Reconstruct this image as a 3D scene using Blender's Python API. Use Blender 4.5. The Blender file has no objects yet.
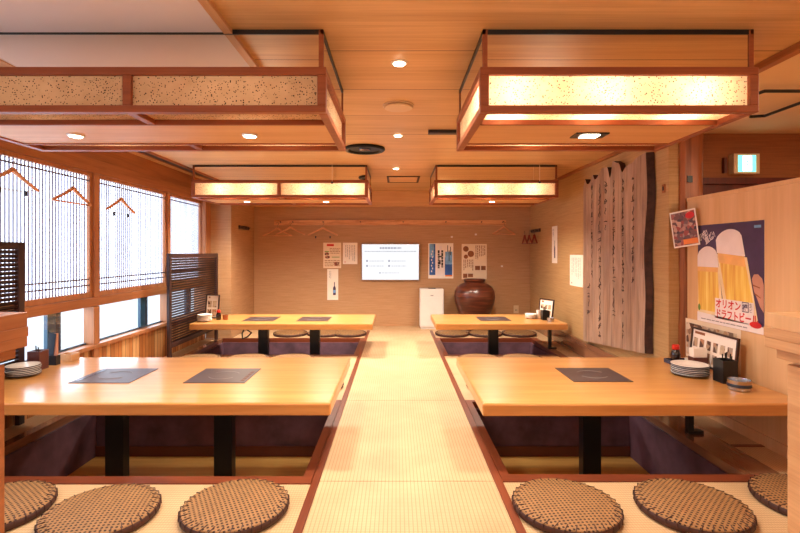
import bpy, bmesh, math, random
from mathutils import Vector, Matrix, noise as mnoise
random.seed(7)
SC = bpy.context.scene
COL = SC.collection
PI = math.pi

# ------------------------------------------------------------------ camera, world, exposure
cam_d = bpy.data.cameras.new('camera'); cam = bpy.data.objects.new('camera', cam_d); COL.objects.link(cam)
cam.location = (0, 0, 1.05); cam.rotation_euler = (PI/2, 0, 0)
cam_d.lens = 21.6; cam_d.sensor_width = 36; cam_d.shift_x = 0.005; cam_d.shift_y = -0.018
cam_d.clip_start = 0.05; SC.camera = cam

W = bpy.data.worlds.new('world'); SC.world = W; W.use_nodes = True
bgn = W.node_tree.nodes['Background']
bgn.inputs[0].default_value = (0.80, 0.88, 1.0, 1); bgn.inputs[1].default_value = 1.0

SC.view_settings.view_transform = 'Standard'; SC.view_settings.look = 'None'
SC.view_settings.gamma = 1.0; SC.view_settings.use_curve_mapping = False
SC.view_settings.exposure = 0.66
SC.cycles.use_denoising = True
SC.cycles.max_bounces = 10; SC.cycles.diffuse_bounces = 6; SC.cycles.glossy_bounces = 4
SC.cycles.transmission_bounces = 6; SC.cycles.transparent_max_bounces = 8
SC.cycles.sample_clamp_indirect = 6.0
SC.cycles.caustics_reflective = False; SC.cycles.caustics_refractive = False

WARM = (1.0, 0.80, 0.56); WARM2 = (1.0, 0.90, 0.74); DAY = (0.78, 0.87, 1.0)
K_SPOT = 58.0; K_BULB = 3.3; K_WIN = 112.0; K_FILL = 72.0

def add_light(kind, name, loc, power, color, rot=(0, 0, 0), parent=None, **kw):
    d = bpy.data.lights.new(name, kind); d.energy = power; d.color = color
    for k, v in kw.items(): setattr(d, k, v)
    o = bpy.data.objects.new(name, d); COL.objects.link(o); o.location = loc; o.rotation_euler = rot
    if parent: o.parent = parent
    return o

# daylight falling in through the window wall
add_light('AREA', 'window_daylight', (-3.0, 3.9, 1.15), K_WIN, DAY, (0, -PI/2, 0), shape='RECTANGLE', size=1.9, size_y=5.6)
# unseen warm fill lights added behind the camera to brighten ceiling and walls
for lx in (-1.3, 0.2, 1.5):
    add_light('POINT', 'rear_fill_light', (lx, -1.1, 1.45), K_FILL/3, WARM2, shadow_soft_size=0.22)
add_light('AREA', 'corridor_fill_light', (2.6, 1.6, 1.88), 24, WARM, (0, 0, 0), shape='RECTANGLE', size=0.5, size_y=1.2)  # unseen light brightening the corridor wall, without a fixture

# ------------------------------------------------------------------ materials
def L(*c):
    r = []
    for v in c:
        v = v/255.0
        r.append(v/12.92 if v <= 0.04045 else ((v+0.055)/1.055)**2.4)
    return (r[0], r[1], r[2], 1.0)

class NT:
    def __init__(s, name):
        s.m = bpy.data.materials.new(name); s.m.use_nodes = True
        s.t = s.m.node_tree; s.n = s.t.nodes; s.l = s.t.links
        s.b = s.n['Principled BSDF']; s.out = s.n['Material Output']
    def new(s, typ, **kw):
        x = s.n.new(typ)
        for k, v in kw.items(): setattr(x, k, v)
        return x
    def link(s, a, b): s.l.new(a, b)
    def coord(s, scale=(1, 1, 1), rot=(0, 0, 0), out='Object'):
        tc = s.new('ShaderNodeTexCoord'); mp = s.new('ShaderNodeMapping')
        mp.inputs['Scale'].default_value = scale; mp.inputs['Rotation'].default_value = rot
        s.link(tc.outputs[out], mp.inputs[0]); return mp.outputs[0]
    def noise(s, vec, scale=5, detail=4, rough=0.55, dist=0.0):
        x = s.new('ShaderNodeTexNoise'); x.inputs['Scale'].default_value = scale
        x.inputs['Detail'].default_value = detail; x.inputs['Roughness'].default_value = rough
        x.inputs['Distortion'].default_value = dist; s.link(vec, x.inputs['Vector']); return x.outputs['Fac']
    def ramp(s, fac, stops):
        r = s.new('ShaderNodeValToRGB'); e = r.color_ramp.elements
        while len(e) < len(stops): e.new(0.5)
        for k, (p, c) in enumerate(stops): e[k].position = p; e[k].color = c
        s.link(fac, r.inputs[0]); return r.outputs[0]
    def math(s, op, a, b=None):
        x = s.new('ShaderNodeMath', operation=op)
        for i, v in enumerate((a, b)):
            if v is None: continue
            if isinstance(v, (int, float)): x.inputs[i].default_value = v
            else: s.link(v, x.inputs[i])
        return x.outputs[0]
    def mix(s, fac, a, b, mode='MIX'):
        x = s.new('ShaderNodeMix', data_type='RGBA', blend_type=mode)
        for sock, v in ((x.inputs[0], fac), (x.inputs[6], a), (x.inputs[7], b)):
            if isinstance(v, (int, float, tuple)): sock.default_value = v
            else: s.link(v, sock)
        return x.outputs[2]
    def bump(s, h, strength=0.3, dist=0.01):
        x = s.new('ShaderNodeBump'); x.inputs['Strength'].default_value = strength
        x.inputs['Distance'].default_value = dist; s.link(h, x.inputs['Height'])
        s.link(x.outputs[0], s.b.inputs['Normal'])
    def color(s, c):
        if isinstance(c, tuple): s.b.inputs['Base Color'].default_value = c
        else: s.link(c, s.b.inputs['Base Color'])
    def rough(s, r, spec=0.5):
        s.b.inputs['Roughness'].default_value = r; s.b.inputs['Specular IOR Level'].default_value = spec

def plain(name, c, r=0.5, spec=0.5, metal=0.0, var=0.12, scale=9):
    t = NT(name); n = t.noise(t.coord(), scale, 3)
    lo = tuple(v*(1-var) for v in c[:3])+(1,); hi = tuple(min(1, v*(1+var)) for v in c[:3])+(1,)
    t.color(t.ramp(n, [(0.3, lo), (0.7, hi)])); t.rough(r, spec); t.b.inputs['Metallic'].default_value = metal
    return t.m

def wood(name, c1, c2, axis='X', r=0.45, s=1.0, coat=0.0, streak=0.5):
    t = NT(name)
    sc = {'X': (0.9*s, 11*s, 11*s), 'Y': (11*s, 0.9*s, 11*s), 'Z': (11*s, 11*s, 0.9*s)}[axis]
    v = t.coord(sc)
    n1 = t.noise(v, 1.3, 5, 0.6, 0.6)
    sc2 = tuple(q*6 if q > 2*s else q*1.5 for q in sc)
    n2 = t.noise(t.coord(sc2), 1.5, 3, 0.6)
    a = t.ramp(n1, [(0.32, c2), (0.62, c1)])
    c = t.mix(streak*0.35, a, t.ramp(n2, [(0.35, tuple(q*0.62 for q in c2[:3])+(1,)), (0.6, c1)]))
    t.color(c); t.rough(r, 0.45); t.b.inputs['Coat Weight'].default_value = coat; t.b.inputs['Coat Roughness'].default_value = 0.12
    t.bump(n2, 0.08, 0.002)
    return t.m

def emis(name, c, e, base=(0.8, 0.8, 0.8, 1)):
    t = NT(name); t.color(base); t.b.inputs['Emission Color'].default_value = c
    t.b.inputs['Emission Strength'].default_value = e; return t.m

M = {}
M['frame'] = wood('reddish_frame_wood', L(158, 86, 48), L(130, 64, 32), 'X', 0.42)
M['frame_light'] = wood('window_frame_wood', L(188, 128, 86), L(160, 100, 62), 'Z', 0.45)
M['lattice'] = plain('lattice_wood', L(100, 94, 112), 0.6)
M['beam'] = wood('beam_wood', L(178, 116, 72), L(148, 88, 48), 'Y', 0.45)
M['board'] = wood('lantern_board_wood', L(222, 174, 120), L(206, 152, 98), 'X', 0.45, 0.7)
M['tabletop'] = wood('tabletop_wood', L(208, 150, 86), L(190, 126, 64), 'X', 0.30, 0.9, 0.35, 0.35)
M['border'] = wood('border_wood', L(128, 62, 36), L(100, 44, 24), 'Y', 0.4, 1.0, 0.1)
M['border_x'] = wood('border_wood_across', L(128, 62, 36), L(100, 44, 24), 'X', 0.4, 1.0, 0.1)
M['ledge'] = wood('ledge_wood', L(150, 104, 76), L(122, 80, 56), 'Y', 0.2, 1.0, 0.9)
M['pit_floor'] = wood('pit_floor_wood', L(206, 160, 88), L(186, 136, 66), 'X', 0.5)
M['slatdark'] = wood('dark_screen_wood', L(62, 34, 30), L(42, 22, 20), 'Y', 0.45)
M['panel'] = wood('partition_wood', L(226, 184, 138), L(214, 168, 120), 'Z', 0.45, 0.7, 0.0, 0.3)
M['cap'] = wood('pale_cap_wood', L(214, 168, 122), L(190, 140, 96), 'Y', 0.5)
M['cap_shaded'] = wood('shaded_cap_wood', L(168, 104, 62), L(142, 80, 42), 'Y', 0.5)  # left partition's shade painted in as a darker copy of the cap wood
M['log'] = wood('log_wood', L(170, 100, 56), L(110, 56, 28), 'Z', 0.4, 0.8)
M['barky'] = wood('coat_rail_wood', L(232, 172, 118), L(170, 100, 56), 'X', 0.5, 2.0, 0, 1.0)
M['hanger'] = wood('hanger_wood', L(222, 162, 120), L(198, 134, 92), 'X', 0.4, 3)
M['hanger_red'] = wood('red_hanger_wood', L(150, 52, 36), L(110, 34, 24), 'X', 0.4, 3)
M['door'] = wood('dark_red_door_wood', L(96, 34, 22), L(70, 22, 14), 'Z', 0.4)
M['black'] = plain('black_metal', L(22, 20, 22), 0.35, 0.5)
M['blackgloss'] = plain('black_gloss', L(10, 9, 15), 0.4, 0.2)
M['steel'] = plain('brushed_steel', L(190, 190, 195), 0.25, 0.5, 1.0, 0.05)
M['white'] = plain('white_plastic', L(224, 216, 212), 0.4, 0.5, 0, 0.03)
M['paper'] = plain('white_paper', L(244, 232, 220), 0.7, 0.3, 0, 0.03)
M['creampaper'] = plain('cream_paper', L(236, 214, 186), 0.7, 0.3, 0, 0.04)
M['ink'] = plain('black_ink', L(40, 28, 26), 0.6, 0.3)
M['brush_ink'] = plain('brush_ink', L(66, 44, 38), 0.6, 0.3)
M['grey_ink'] = plain('grey_ink', L(150, 140, 140), 0.6, 0.3)
M['red_ink'] = plain('red_ink', L(206, 44, 44), 0.6, 0.3)
M['orange_ink'] = plain('orange_ink', L(226, 128, 60), 0.6, 0.3)
M['blue_ink'] = plain('blue_ink', L(52, 96, 170), 0.6, 0.3, 0, 0.25)
M['sky_ink'] = plain('pale_blue_ink', L(120, 170, 220), 0.6, 0.3, 0, 0.3)
M['navy_ink'] = plain('navy_ink', L(66, 46, 84), 0.35, 0.5, 0, 0.2)
M['green_ink'] = plain('green_ink', L(120, 150, 70), 0.6, 0.3)
M['brown_ink'] = plain('brown_ink', L(150, 90, 56), 0.6, 0.3, 0, 0.3)
M['foam_ink'] = plain('foam_ink', L(238, 226, 226), 0.35, 0.5, 0, 0.05)
M['glass_ink'] = plain('printed_glass', L(240, 214, 170), 0.35, 0.5)
M['orange_beer'] = plain('printed_beer_head', L(238, 182, 110), 0.35, 0.5)
M['skin_ink'] = plain('skin_ink', L(196, 140, 118), 0.4, 0.5)
M['redplastic'] = plain('red_plastic', L(200, 44, 30), 0.35)
M['soy'] = plain('soy_sauce', L(40, 18, 12), 0.12, 0.6)
M['holder'] = plain('brown_lacquer', L(92, 44, 36), 0.35)
M['ceramic'] = plain('white_ceramic', L(236, 230, 224), 0.2, 0.5, 0, 0.03)
M['indigo'] = plain('indigo_ceramic', L(52, 60, 84), 0.25)
M['cushion_edge'] = plain('dark_cushion_binding', L(66, 34, 26), 0.6)
M['white_ceiling'] = plain('white_ceiling_panel', L(226, 218, 220), 0.6, 0.3, 0, 0.02, 2)
M['beige_ceiling'] = plain('beige_ceiling_plaster', L(226, 196, 158), 0.7, 0.2, 0, 0.03, 2)
M['beige_disc'] = plain('beige_plastic', L(214, 184, 150), 0.5, 0.3, 0, 0.03)
M['sash'] = plain('blue_grey_sash', L(40, 84, 112), 0.4)
M['sash_dark'] = plain('dark_sash', L(26, 34, 52), 0.4)
M['purple'] = plain('purple_brown_plaster', L(100, 70, 82), 0.6, 0.35, 0, 0.35, 7)
M['pit_base'] = plain('dark_red_skirting', L(92, 40, 26), 0.5)
M['lamp_glow'] = emis('glowing_bulb', (1, 0.86, 0.62, 1), 14)
M['exit_glow'] = emis('exit_sign_green', (0.10, 0.85, 0.62, 1), 2.2, L(40, 200, 150))
M['exit_white'] = emis('exit_sign_white', (0.85, 1.0, 0.95, 1), 2.6)
M['screen'] = emis('white_screen', (0.93, 0.96, 1.0, 1), 0.64, (0.03, 0.03, 0.03, 1))
M['screen_text'] = emis('screen_text_grey', (0.5, 0.53, 0.68, 1), 0.42, (0.03, 0.03, 0.03, 1))

def mk_mirror():
    t = NT('tinted_mirror'); t.color((0.86, 0.78, 0.68, 1)); t.b.inputs['Metallic'].default_value = 1.0
    t.rough(0.015); n = t.noise(t.coord(), 3, 2); t.bump(n, 0.01, 0.01); return t.m
M['mirror'] = mk_mirror()

def mk_planks():
    t = NT('ceiling_plank_wood')
    tc = t.new('ShaderNodeTexCoord'); sp = t.new('ShaderNodeSeparateXYZ'); t.link(tc.outputs['Object'], sp.inputs[0])
    q = t.math('DIVIDE', t.math('ADD', sp.outputs[1], -2.06 + 4.9), 0.49)
    fr = t.math('FRACT', q); fl = t.math('FLOOR', q)
    wn = t.new('ShaderNodeTexWhiteNoise', noise_dimensions='1D'); t.link(fl, wn.inputs['W'])
    cmb = t.new('ShaderNodeCombineXYZ'); t.link(t.math('ADD', sp.outputs[0], t.math('MULTIPLY', wn.outputs[0], 30.0)), cmb.inputs[0])
    t.link(sp.outputs[1], cmb.inputs[1]); t.link(sp.outputs[2], cmb.inputs[2])
    mp = t.new('ShaderNodeMapping'); mp.inputs['Scale'].default_value = (0.55, 9, 1); t.link(cmb.outputs[0], mp.inputs[0])
    n1 = t.noise(mp.outputs[0], 1.4, 5, 0.6, 0.7)
    mp2 = t.new('ShaderNodeMapping'); mp2.inputs['Scale'].default_value = (1.2, 60, 1); t.link(cmb.outputs[0], mp2.inputs[0])
    n2 = t.noise(mp2.outputs[0], 1.5, 3)
    c = t.ramp(n1, [(0.3, L(196, 150, 98)), (0.62, L(220, 178, 124))])
    c = t.mix(0.18, c, t.ramp(n2, [(0.35, L(150, 98, 52)), (0.6, L(224, 178, 120))]))
    shade = t.math('ADD', t.math('MULTIPLY', wn.outputs[0], 0.12), 0.92)
    cs = t.new('ShaderNodeCombineColor')
    for k in range(3): t.link(shade, cs.inputs[k])
    c = t.mix(1.0, c, cs.outputs[0], 'MULTIPLY')
    c = t.mix(t.math('LESS_THAN', fr, 0.012), c, L(96, 52, 26))
    t.color(c); t.rough(0.42, 0.4); return t.m
M['planks'] = mk_planks()

def mk_wallpaper(name, c1, c2):
    t = NT(name)
    n1 = t.noise(t.coord((2.2, 2.2, 70)), 1.6, 3, 0.6)
    n2 = t.noise(t.coord((60, 60, 14)), 2.0, 2)
    c = t.ramp(n1, [(0.34, c2), (0.64, c1)])
    c = t.mix(0.25, c, t.ramp(n2, [(0.3, c2), (0.7, c1)]))
    t.color(c); t.rough(0.6, 0.35); t.bump(n1, 0.15, 0.003); return t.m
M['wallpaper'] = mk_wallpaper('brown_woven_wallpaper', L(190, 148, 110), L(170, 126, 88))
M['wall_right'] = mk_wallpaper('olive_woven_wallpaper', L(190, 152, 106), L(170, 132, 86))
M['wall_plain'] = mk_wallpaper('corridor_wallpaper', L(150, 92, 48), L(132, 76, 38))

def mk_tatami(name, along):
    t = NT(name)
    tc = t.new('ShaderNodeTexCoord'); sp = t.new('ShaderNodeSeparateXYZ'); t.link(tc.outputs['Object'], sp.inputs[0])
    u, v = (sp.outputs[0], sp.outputs[1]) if along == 'Y' else (sp.outputs[1], sp.outputs[0])
    fu = t.math('ABSOLUTE', t.math('ADD', t.math('FRACT', t.math('DIVIDE', u, 0.0165)), -0.5))
    fv = t.math('ABSOLUTE', t.math('ADD', t.math('FRACT', t.math('DIVIDE', v, 0.011)), -0.5))
    groove = t.math('GREATER_THAN', fu, 0.40)
    g2 = t.math('MULTIPLY', t.math('GREATER_THAN', fv, 0.36), 0.55)
    n = t.noise(t.coord((3, 3, 3) if along == 'Y' else (3, 3, 3)), 1.2, 3)
    base = t.ramp(n, [(0.3, L(198, 164, 126)), (0.7, L(212, 180, 140))])
    c = t.mix(t.math('MULTIPLY', t.math('MAXIMUM', groove, g2), 0.55), base, L(150, 108, 64))
    t.color(c); t.rough(0.5, 0.35)
    t.bump(t.math('MULTIPLY', t.math('MAXIMUM', groove, g2), -1.0), 0.2, 0.002)
    return t.m
M['tatami_y'] = mk_tatami('tatami_lengthwise', 'Y'); M['tatami_x'] = mk_tatami('tatami_across', 'X')

def mk_weave(name, base, dark, k=0.0165):
    t = NT(name)
    tc = t.new('ShaderNodeTexCoord'); sp = t.new('ShaderNodeSeparateXYZ'); t.link(tc.outputs['Object'], sp.inputs[0])
    x = t.math('DIVIDE', sp.outputs[0], k); y = t.math('DIVIDE', sp.outputs[1], k)
    a = t.math('SINE', t.math('MULTIPLY', x, PI)); b = t.math('SINE', t.math('MULTIPLY', y, PI))
    p = t.math('MULTIPLY', a, b)
    hole = t.math('GREATER_THAN', t.math('ABSOLUTE', p), 0.62)
    n = t.noise(t.coord(), 40, 3)
    b2 = t.ramp(n, [(0.3, tuple(q*0.75 for q in base[:3])+(1,)), (0.7, base)])
    t.color(t.mix(hole, b2, dark)); t.rough(0.6, 0.3); t.bump(t.math('ABSOLUTE', p), -0.4, 0.003)
    return t.m
M['weave'] = mk_weave('woven_rattan', L(160, 118, 76), L(52, 28, 18))
M['cushion_top'] = M['weave']

def mk_paper():
    t = NT('speckled_lantern_paper')
    v = t.coord()
    vo = t.new('ShaderNodeTexVoronoi'); vo.inputs['Scale'].default_value = 105; t.link(v, vo.inputs['Vector'])
    mp = t.coord((1, 1, 1)); nz = t.noise(mp, 70, 2)
    fleck = t.math('LESS_THAN', t.math('ADD', vo.outputs['Distance'], t.math('MULTIPLY', nz, 0.42)), 0.45)
    n = t.noise(v, 14, 3)
    base = t.ramp(n, [(0.3, L(196, 168, 134)), (0.7, L(212, 186, 152))])
    c = t.mix(fleck, base, L(48, 42, 34))
    d = t.new('ShaderNodeBsdfDiffuse'); tr = t.new('ShaderNodeBsdfTranslucent'); mx = t.new('ShaderNodeMixShader')
    t.link(c, d.inputs[0]); t.link(c, tr.inputs[0]); mx.inputs[0].default_value = 0.55
    t.link(d.outputs[0], mx.inputs[1]); t.link(tr.outputs[0], mx.inputs[2]); t.link(mx.outputs[0], t.out.inputs[0])
    t.n.remove(t.b); return t.m
M['lantern_paper'] = mk_paper()

def mk_shoji():
    t = NT('translucent_shoji_paper')
    n = t.noise(t.coord((0.4, 1.0, 1.4)), 2.2, 3)
    c = t.ramp(n, [(0.3, L(232, 236, 248)), (0.65, L(253, 253, 255))])
    d = t.new('ShaderNodeBsdfDiffuse'); tr = t.new('ShaderNodeBsdfTranslucent'); mx = t.new('ShaderNodeMixShader')
    t.link(c, d.inputs[0]); t.link(c, tr.inputs[0]); mx.inputs[0].default_value = 0.92
    t.link(d.outputs[0], mx.inputs[1]); t.link(tr.outputs[0], mx.inputs[2]); t.link(mx.outputs[0], t.out.inputs[0])
    t.n.remove(t.b); return t.m
M['shoji'] = mk_shoji()

def mk_glass():
    t = NT('window_glass')
    tr = t.new('ShaderNodeBsdfTransparent'); gl = t.new('ShaderNodeBsdfGlossy'); mx = t.new('ShaderNodeMixShader')
    tr.inputs[0].default_value = (0.95, 0.98, 1, 1); gl.inputs['Roughness'].default_value = 0.02
    mx.inputs[0].default_value = 0.06
    t.link(tr.outputs[0], mx.inputs[1]); t.link(gl.outputs[0], mx.inputs[2]); t.link(mx.outputs[0], t.out.inputs[0])
    t.n.remove(t.b); return t.m
M['glass'] = mk_glass()

def mk_wainscot():
    t = NT('split_bamboo_wainscot')
    tc = t.new('ShaderNodeTexCoord'); sp = t.new('ShaderNodeSeparateXYZ'); t.link(tc.outputs['Object'], sp.inputs[0])
    q = t.math('DIVIDE', sp.outputs[1], 0.055); fl = t.math('FLOOR', q); fr = t.math('FRACT', q)
    wn = t.new('ShaderNodeTexWhiteNoise', noise_dimensions='1D'); t.link(fl, wn.inputs['W'])
    c = t.ramp(wn.outputs[0], [(0.0, L(150, 86, 42)), (0.6, L(196, 126, 66)), (0.9, L(232, 186, 130))])
    n = t.noise(t.coord((30, 30, 3)), 2, 3)
    c = t.mix(0.3, c, t.ramp(n, [(0.35, L(120, 64, 30)), (0.65, L(214, 150, 86))]))
    c = t.mix(t.math('LESS_THAN', fr, 0.08), c, L(70, 34, 16))
    t.color(c); t.rough(0.5); return t.m
M['wainscot'] = mk_wainscot()

def mk_slab():
    t = NT('weathered_slab_wood')
    n1 = t.noise(t.coord((5, 5, 0.7)), 2.0, 6, 0.65, 0.8)
    n2 = t.noise(t.coord((50, 50, 2.0)), 1.5, 3)
    c = t.ramp(n1, [(0.28, L(116, 84, 68)), (0.5, L(164, 132, 114)), (0.72, L(190, 162, 144))])
    c = t.mix(0.3, c, t.ramp(n2, [(0.35, L(92, 58, 44)), (0.6, L(190, 156, 134))]))
    t.color(c); t.rough(0.36, 0.5); t.bump(n2, 0.25, 0.004); return t.m
M['slab'] = mk_slab()
M['slab_edge'] = plain('burnt_slab_edge', L(64, 38, 30), 0.6, 0.3, 0, 0.5, 20)

def mk_jar():
    t = NT('brown_glazed_stoneware')
    n = t.noise(t.coord((1.5, 1.5, 16)), 2.0, 4, 0.6, 0.4)
    t.color(t.ramp(n, [(0.3, L(54, 22, 16)), (0.55, L(92, 44, 28)), (0.75, L(124, 68, 44))])); t.rough(0.28, 0.5); return t.m
M['jar'] = mk_jar()

def mk_beer():
    t = NT('printed_beer')
    n = t.noise(t.coord((30, 30, 2.0)), 1.2, 2)
    t.color(t.ramp(n, [(0.3, L(224, 160, 70)), (0.55, L(240, 200, 90)), (0.75, L(250, 226, 140))])); t.rough(0.35, 0.5); return t.m
M['beer'] = mk_beer()

def mk_collage(name, cols, scale=40):
    t = NT(name)
    vo = t.new('ShaderNodeTexVoronoi'); vo.inputs['Scale'].default_value = scale; t.link(t.coord(), vo.inputs['Vector'])
    sp = t.new('ShaderNodeSeparateColor'); t.link(vo.outputs['Color'], sp.inputs[0])
    st = [(k/len(cols), c) for k, c in enumerate(cols)]
    t.color(t.ramp(sp.outputs[0], st)); t.rough(0.4, 0.4); return t.m
M['photo'] = mk_collage('printed_food_photo', [L(58, 34, 30), L(120, 70, 50), L(90, 50, 44), L(196, 150, 120), L(150, 60, 40)], 48)
M['menuphoto'] = mk_collage('printed_menu_photo', [L(120, 80, 60), L(214, 190, 160), L(170, 110, 70), L(226, 210, 190), L(90, 60, 50)], 30)

# ------------------------------------------------------------------ mesh builder
class MB:
    def __init__(s): s.v = []; s.f = []; s.mi = []
    def add(s, vs, fs, m=0):
        o = len(s.v); s.v += [tuple(p) for p in vs]
        for f in fs: s.f.append([o+i for i in f]); s.mi.append(m)
        return s
    def box(s, x0, y0, z0, x1, y1, z1, m=0):
        x0, x1 = min(x0, x1), max(x0, x1); y0, y1 = min(y0, y1), max(y0, y1); z0, z1 = min(z0, z1), max(z0, z1)
        vs = [(x0, y0, z0), (x1, y0, z0), (x1, y1, z0), (x0, y1, z0), (x0, y0, z1), (x1, y0, z1), (x1, y1, z1), (x0, y1, z1)]
        return s.add(vs, [(0, 3, 2, 1), (4, 5, 6, 7), (0, 1, 5, 4), (1, 2, 6, 5), (2, 3, 7, 6), (3, 0, 4, 7)], m)
    def quad(s, a, b, c, d, m=0): return s.add([a, b, c, d], [(0, 1, 2, 3)], m)
    def lathe(s, prof, c=(0, 0, 0), n=32, m=0, capb=True, capt=True):
        vs = []; fs = []
        for r, z in prof:
            for k in range(n):
                a = 2*PI*k/n; vs.append((c[0]+r*math.cos(a), c[1]+r*math.sin(a), c[2]+z))
        for j in range(len(prof)-1):
            for k in range(n):
                k2 = (k+1) % n; fs.append((j*n+k, j*n+k2, (j+1)*n+k2, (j+1)*n+k))
        if capb: fs.append(tuple(range(n-1, -1, -1)))
        if capt: fs.append(tuple((len(prof)-1)*n+k for k in range(n)))
        return s.add(vs, fs, m)
    def tube(s, pts, r, n=8, m=0, closed=False):
        pts = [Vector(p) for p in pts]; N = len(pts); vs = []; fs = []
        rr = r if isinstance(r, (list, tuple)) else [r]*N
        up = None
        for i, p in enumerate(pts):
            if closed: d = pts[(i+1) % N]-pts[i-1]
            else: d = pts[min(i+1, N-1)]-pts[max(i-1, 0)]
            d.normalize()
            if up is None: up = Vector((0, 0, 1)) if abs(d.z) < 0.9 else Vector((1, 0, 0))
            a = d.cross(up)
            if a.length < 1e-5: a = d.cross(Vector((0, 1, 0)))
            a.normalize(); b = a.cross(d).normalized(); up = b
            for k in range(n):
                t = 2*PI*k/n; vs.append(p+a*(rr[i]*math.cos(t))+b*(rr[i]*math.sin(t)))
        for i in range(N if closed else N-1):
            for k in range(n):
                k2 = (k+1) % n; j = (i+1) % N
                fs.append((i*n+k, i*n+k2, j*n+k2, j*n+k))
        if not closed:
            fs.append(tuple(range(n-1, -1, -1))); fs.append(tuple((N-1)*n+k for k in range(n)))
        return s.add(vs, fs, m)
    def prism(s, pts, fn, t0, t1, m=0):
        n = len(pts)
        vs = [fn(u, v, t0) for u, v in pts]+[fn(u, v, t1) for u, v in pts]
        fs = [tuple(range(n-1, -1, -1)), tuple(range(n, 2*n))]+[(i, (i+1) % n, n+(i+1) % n, n+i) for i in range(n)]
        return s.add(vs, fs, m)
    def build(s, name, mats, parent=None, loc=None, smooth=False, bevel=0.0, rot=None):
        me = bpy.data.meshes.new(name); me.from_pydata(s.v, [], s.f)
        if not isinstance(mats, (list, tuple)): mats = [mats]
        for x in mats: me.materials.append(M[x] if isinstance(x, str) else x)
        for p, i in zip(me.polygons, s.mi): p.material_index = i; p.use_smooth = smooth
        bm = bmesh.new(); bm.from_mesh(me); bmesh.ops.recalc_face_normals(bm, faces=bm.faces); bm.to_mesh(me); bm.free()
        o = bpy.data.objects.new(name, me); COL.objects.link(o)
        if parent: o.parent = parent
        if loc: o.location = loc
        if rot: o.rotation_euler = rot
        if bevel:
            b = o.modifiers.new('edge', 'BEVEL'); b.width = bevel; b.segments = 2; b.limit_method = 'ANGLE'
        if smooth and not bevel:
            try: me.set_sharp_from_angle(angle=math.radians(40))
            except Exception: pass
        return o

def tag(o, label, cat, group=None):
    o['label'] = label; o['category'] = cat
    if group: o['group'] = group
    return o
def thing(name, label, cat, loc=(0, 0, 0), rz=0.0, group=None, rot=None):
    o = bpy.data.objects.new(name, None); COL.objects.link(o); o.empty_display_size = 0.05
    o.location = loc; o.rotation_euler = rot if rot else (0, 0, rz)
    return tag(o, label, cat, group)
def kids(o): return [c for c in bpy.data.objects if c.parent == o]
def dup(root, loc, rz=0.0, label=None, group=None):
    r = root.copy(); COL.objects.link(r); r.location = loc
    r.rotation_euler = (0, 0, rz)
    if label: r['label'] = label
    if group: r['group'] = group
    for ch in kids(root):
        c = ch.copy(); COL.objects.link(c); c.parent = r
        for g in kids(ch):
            d = g.copy(); COL.objects.link(d); d.parent = c
    return r
def struct(name, mb, mats, parent=None, **kw):
    o = mb.build(name, mats, parent, **kw)
    if not parent: o['kind'] = 'structure'
    return o
def srootf(name):
    o = bpy.data.objects.new(name, None); COL.objects.link(o); o['kind'] = 'structure'; o.empty_display_size = 0.05; return o

_font_cache = {}
def text_polys(txt, size, bold=0.0):
    """mesh vertices and faces of a line of lettering in the XY plane, lower-left at the origin"""
    cu = bpy.data.curves.new('lettering_curve', 'FONT'); cu.body = txt; cu.size = size; cu.resolution_u = 3; cu.offset = bold
    o = bpy.data.objects.new('lettering_tmp', cu); COL.objects.link(o)
    dg = bpy.context.evaluated_depsgraph_get(); me = bpy.data.meshes.new_from_object(o.evaluated_get(dg))
    vs = [v.co.copy() for v in me.vertices]; fs = [tuple(p.vertices) for p in me.polygons]
    bpy.data.objects.remove(o); bpy.data.curves.remove(cu); bpy.data.meshes.remove(me)
    return vs, fs

# ------------------------------------------------------------------ floor, pits, borders
PZ = -0.37
YB = 6.8
XW = -2.32     # window wall
XR = 1.90      # far right wall
XP = 2.00      # partition
ZC = 1.915
def slab(x0, x1, y0, y1, mat, z0=-0.04, z1=0.0, name='floor'):
    return struct(name, MB().box(x0, y0, z0, x1, y1, z1), mat)
struct('floor', MB().box(-2.5, -3.0, PZ-0.05, 3.3, 7.0, PZ), 'pit_floor')
# aisle mats
for y0, y1 in ((-0.6, 2.20), (2.20, 3.40), (3.40, 4.90), (4.90, 6.43)):
    slab(-0.35, 0.45, y0+0.002, y1-0.002, 'tatami_y')
slab(-2.01, XR, 6.432, YB, 'tatami_x')
tn = [0]
def trim(x0, y0, z0, x1, y1, z1, mat, bev=0.0):
    tn[0] += 1
    return struct('trim_%d' % tn[0], MB().box(x0, y0, z0, x1, y1, z1), mat, bevel=bev)
trim(-0.385, -0.6, PZ, -0.352, 6.43, 0.002, 'border'); trim(0.452, -0.6, PZ, 0.487, 6.43, 0.002, 'border')
# window-side decks
slab(XW, -0.387, -0.6, 2.168, 'tatami_x'); slab(-2.10, -0.387, 3.402, 4.128, 'tatami_x'); slab(-2.10, -0.387, 4.132, 4.858, 'tatami_x')
slab(-2.0, -0.387, 5.862, 6.43, 'tatami_x')
# board-side decks
slab(0.489, XP, -0.6, 2.188, 'tatami_x'); slab(0.489, 1.638, 3.402, 4.128, 'tatami_x'); slab(0.489, 1.638, 4.132, 4.858, 'tatami_x')
slab(0.489, XR, 5.862, 6.43, 'tatami_x')
slab(1.822, XP, 2.262, 2.585, 'tatami_y'); slab(1.822, XP, 2.617, 3.40, 'tatami_y')
slab(1.72, XR, 3.402, 4.62, 'tatami_y'); slab(1.72, XR, 4.65, 5.858, 'tatami_y')
trim(1.822, 2.587, PZ, XP, 2.615, 0.003, 'border_x'); trim(1.72, 4.622, PZ, XR, 4.648, 0.003, 'border_x')
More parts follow.
